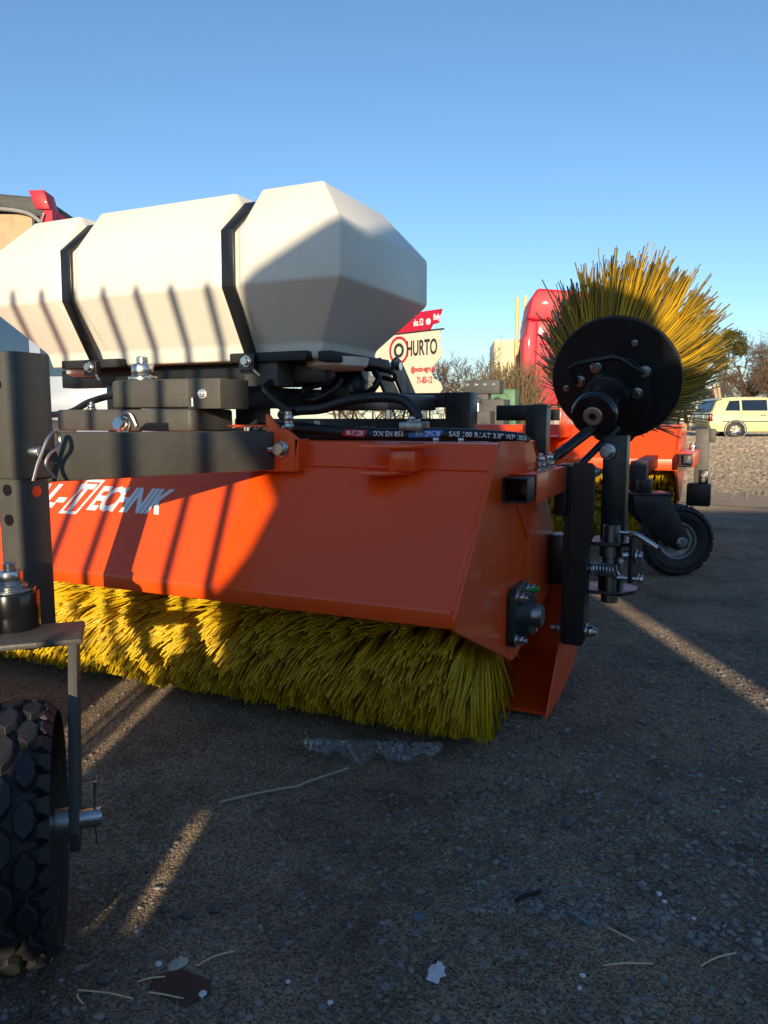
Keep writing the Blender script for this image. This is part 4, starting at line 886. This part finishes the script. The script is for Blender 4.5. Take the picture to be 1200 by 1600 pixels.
panel('shade_board', [(-.66, 0), (-.470, 0), (-.470, .40), (-.66, .42)], 'wood', rk)  # boards and slats are added, cut to shape the shade and light slits
panel('shade_board', [(-.80, 0), (-.661, 0), (-.661, .27), (-.80, .28)], 'wood', rk)
panel('shade_board', [(-2.15, 0), (-.801, 0), (-.801, .43), (-2.15, .50)], 'wood', rk)
for u in (-.695, -.741): panel('shade_slat', [(u-.008, .26), (u+.008, .26), (u+.008, .50), (u-.008, .50)], 'wood', rk)
panel('shade_board', [(-.472, 0), (-.36, 0), (-.36, .185), (-.472, .185)], 'wood', rk)
panel('shade_board', [(-.472, .245), (-.36, .245), (-.36, .45), (-.472, .45)], 'wood', rk)
panel('shade_slat', [(-.384, .18), (-.36, .18), (-.36, .26), (-.384, .26)], 'wood', rk)
panel('shade_slat', [(-.440, .18), (-.408, .18), (-.408, .26), (-.440, .26)], 'wood', rk)
ld = thing('shade_block', 'tall grey block added out of view to cast shade, beside the rack of upright bars', 'load', tuple(SU(.1, S1-.3, 0)))
out = [(-.37, .40), (-.458, .40), (-.46, .60), (-.40, .64), (-.365, .70), (-.33, .80), (-.33, .90), (-.40, 1.02), (-.44, 1.15), (-.455, 1.27), (-.42, 1.315), (-.34, 1.35), (-.25, 1.385), (-.17, 1.41), (-.15, 1.50), (-.12, 1.60), (.26, 1.64), (.32, 1.42), (.48, 1.32), (.53, 1.05), (.535, .66), (.555, .61), (.735, .35), (.90, .12), (.95, 0), (-.37, 0)]
G().plate([(u, v+DZ1 if v > 0 else 0) for u, v in out], SU(0, S1, 0), hU, (0, 0, 1), .5).obj('shade_outline', 'shade_block_grey', ld, bevel=.012)  # added shape, outline drawn from the shade wanted on tank and hood
wl = thing('shade_wall', 'low grey panel added out of view to cast shade, beside the tall grey block', 'wall', tuple(SU(3, S1, 0)))
panel('shade_panel', [(1.03, 0), (7.0, 0), (7.0, 1.20), (.50, 1.16), (.50, .67), (.56, .67), (.607, .625), (.786, .362), (.948, .14)], 'concrete', wl, S1+.004, -.05)  # added to shade the asphalt; its slanted edge leaves a streak of light
# ------------------------------------------------------------------ litter and stones on the ground
mat('stone', (.30, .27, .235), .75, col2=(.10, .09, .08), island=1)
mat('straw', (.70, .56, .30), .6)
mat('twig_grey', (.48, .42, .34), .8)
mat('paper', (.72, .73, .76), .7, bump=.8, bscale=90, bdist=.004)
mat('leaf_brown', (.07, .035, .025), .7, bump=.5, bscale=60)
mat('plastic_film', (.55, .55, .56), .12, spec=.7, bump=.5, bscale=40, bdist=.01)
pf = M['plastic_film'].node_tree; pb = pf.nodes['Principled BSDF']; tr_ = pf.nodes.new('ShaderNodeBsdfTransparent'); mx_ = pf.nodes.new('ShaderNodeMixShader'); mx_.inputs[0].default_value = .30
pb.inputs['Metallic'].default_value = .25
pf.links.new(tr_.outputs[0], mx_.inputs[1]); pf.links.new(pb.outputs[0], mx_.inputs[2]); pf.links.new(mx_.outputs[0], pf.nodes['Material Output'].inputs[0])
mat('blue_disc', (.14, .17, .22), .5)
mat('cyan_wire', (.10, .25, .28), .5)
def stones(name, n, area, smin, smax, a0=-38, a1=38, pw=5, label='small grey gravel scattered over the asphalt'):
    bm = bmesh.new(); bmesh.ops.create_icosphere(bm, subdivisions=1, radius=1); bv = np.array([v.co[:] for v in bm.verts]); bf = np.array([[v.index for v in f.verts] for f in bm.faces]); bm.free()
    r_ = np.sqrt(rng.uniform(area[0]**2, area[1]**2, n)); r_ = area[0]+(area[1]-area[0])*rng.uniform(0, 1, n)**1.4
    a = R(90+24.8)+rng.uniform(R(a0), R(a1), n)
    c = np.stack([r_*np.cos(a), r_*np.sin(a), np.zeros(n)], 1)
    s = smin+(smax-smin)*rng.uniform(0, 1, n)**pw
    V = bv[None]*(1+rng.normal(0, .24, (n, len(bv), 1)))*np.stack([s, s*rng.uniform(.6, 1, n), s*rng.uniform(.3, .6, n)], 1)[:, None]
    th = rng.uniform(0, 6.28, n); co, si = np.cos(th)[:, None], np.sin(th)[:, None]
    x = V[..., 0]*co-V[..., 1]*si; y = V[..., 0]*si+V[..., 1]*co; V = np.stack([x, y, V[..., 2]], -1)+c[:, None]; V[..., 2] += (s*.12)[:, None]
    F = (bf[None]+len(bv)*np.arange(n)[:, None, None]).reshape(-1, 3)
    me = bpy.data.meshes.new(name); me.vertices.add(n*len(bv)); me.vertices.foreach_set('co', V.reshape(-1)); me.loops.add(F.size); me.loops.foreach_set('vertex_index', F.reshape(-1).astype(np.int32))
    me.polygons.add(len(F)); me.polygons.foreach_set('loop_start', (np.arange(len(F))*3).astype(np.int32)); me.update(calc_edges=True); me.validate(); me.materials.append(M['stone'])
    o = link(bpy.data.objects.new(name, me), I4); o['kind'] = 'stuff'; o['label'] = label; o['category'] = 'gravel'; return o
stones('gravel', 42000, (.55, 5.5), .0010, .0060)
stones('coarse_gravel', 6500, (.95, 2.5), .0016, .0080, -30, -6, 3.5, 'coarser grey stone chips strewn over the asphalt beside the brush')
def rod(name, pts, r, m, label, cat, grp=None):
    o = G().tube(spline(pts, 5), r, 6).obj(name, m); return tag(o, label, cat, grp)
rod('dry_stalk', [(-.768, .994, .004), (-.72, 1.05, .006), (-.675, 1.10, .005), (-.668, 1.108, .008), (-.645, 1.16, .006), (-.627, 1.201, .004)], .0022, 'twig_grey', 'long pale dry stalk lying on the asphalt before the brush', 'stalk')
st = [((-.652, .578), (-.586, .594)), ((-.60, .616), (-.576, .636)), ((-.554, .666), (-.528, .706)), ((-.577, .609), (-.534, .618)), ((-.631, .565), (-.648, .573)), ((-.119, .943), (-.084, .93)), ((-.114, .87), (-.06, .898)), ((-.008, .918), (.03, .96))]
for (a, b), q in zip(st, ('long and pale, leading to the castor tyre', 'short and pale beside the brown leaf', 'leading away from the brown leaf', 'lying across the brown leaf', 'tiny and bent, close to the castor tyre', 'beside the bluish wire', 'long and thin on bare asphalt', 'curved on bare asphalt')):
    z = .0022; m_ = ((a[0]+b[0])/2+random.uniform(-.003, .003), (a[1]+b[1])/2+random.uniform(-.002, .002), .004)
    rod('straw', [(a[0], a[1], z), m_, (b[0], b[1], z)], .0011, 'straw', 'yellow straw '+q, 'straw')
rod('black_splinter', [(-.241, .947, .003), (-.23, .962, .005), (-.215, .981, .003)], .0026, 'black_thing', 'black splinter of wood lying on bare asphalt', 'splinter')
rod('blue_wire', [(-.171, .952, .003), (-.158, .946, .005), (-.14, .936, .003)], .0013, 'cyan_wire', 'thin bluish wire offcut on bare asphalt', 'wire')
def blob(name, c, rx, ry, hz, m, label, cat, seed, n=14, lay=3):
    rd = random.Random(seed); V = [(c[0], c[1], hz)]; F = []
    for j in range(1, lay+1):
        for i in range(n):
            a = 2*math.pi*i/n; k = j/lay*(1+rd.gauss(0, .12)); V.append((c[0]+rx*k*math.cos(a), c[1]+ry*k*math.sin(a), max(.0015, hz*(1-j/lay)*rd.uniform(.3, 1.5)+.002)))
    for i in range(n): F.append((0, 1+i, 1+(i+1) % n))
    for j in range(lay-1):
        for i in range(n): F.append((1+j*n+i, 1+(j+1)*n+i, 1+(j+1)*n+(i+1) % n, 1+j*n+(i+1) % n))
    return tag(G().add(V, F).obj(name, m, smooth=20), label, cat)
blob('paper_scrap', (-.29, .776), .010, .017, .012, 'paper', 'crumpled white scrap of paper lying on bare asphalt', 'paper', 3)
blob('dead_leaf', (-.545, .632), .034, .026, .004, 'leaf_brown', 'flat dark brown dead leaf by the castor tyre', 'leaf', 5)
blob('small_leaf', (-.576, .66), .010, .014, .006, 'twig_grey', 'small curled pale leaf beside the brown leaf', 'leaf', 6)
V = []; F = []; nx_, ny_ = 46, 16; rp_ = random.Random(4)
fl = Vector((-.75, 1.25, 0)); fr = Vector((-.495, 1.34, 0)); fdn = Vector((.33, -.94, 0))
for i in range(nx_):
    t_ = i/(nx_-1); wd_ = .085*math.sin(math.pi*min(1, max(0, t_*.94+.03)))**.6*(1+.25*math.sin(t_*19)+.15*math.sin(t_*43))
    for j in range(ny_):
        k_ = j/(ny_-1)-.25; p = fl.lerp(fr, t_)+fdn*(wd_*k_)
        hgt = .012*abs(math.sin(t_*13+k_*9))+.010*abs(math.sin(t_*31-k_*17))+.006*rp_.random()
        V.append((p.x+rp_.gauss(0, .0015), p.y+rp_.gauss(0, .0015), .003+hgt*(1-abs(k_-.25)*1.1)))
for i in range(nx_-1):
    for j in range(ny_-1): F.append((i*ny_+j, (i+1)*ny_+j, (i+1)*ny_+j+1, i*ny_+j+1))
tag(G().add(V, F).obj('plastic_sheet', 'plastic_film', smooth=25), 'torn clear plastic film lying under the yellow brush', 'plastic film')
tag(G().cyl((-.346, .859, .001), (-.346, .859, .004), .008, 20).obj('metal_disc', 'blue_disc'), 'small flat blue-grey disc lying on bare asphalt', 'disc')
wst = [((-.598, .65), .0042), ((-.519, .633), .0050), ((-.442, .691), .0028), ((-.382, .683), .0034), ((-.066, 1.046), .004), ((-.058, 1.031), .0035), ((-.133, .844), .0035), ((-.133, .823), .003), ((-.02, 1.01), .003), ((-.219, 1.174), .009), ((-.248, 1.143), .007), ((-.095, 1.315), .011), ((-.599, .763), .010), ((-.623, .736), .008), ((-.662, .734), .007), ((-.638, .604), .009)]
for i, (p, r_) in enumerate(wst):
    bm = bmesh.new(); bmesh.ops.create_icosphere(bm, subdivisions=2, radius=r_)
    for v in bm.verts: v.co *= 1+random.gauss(0, .09); v.co.z *= .6
    me = bpy.data.meshes.new('pebble'); bm.to_mesh(me); bm.free(); me.materials.append(M['paper' if i < 9 else 'stone'])
    o = link(bpy.data.objects.new('pebble', me), Matrix.Translation((p[0], p[1], r_*.4)))
    tag(o, 'tiny white pebble lying loose on the asphalt' if i < 9 else 'larger grey stone lying loose on the asphalt', 'pebble', 'white pebbles' if i < 9 else 'grey stones')
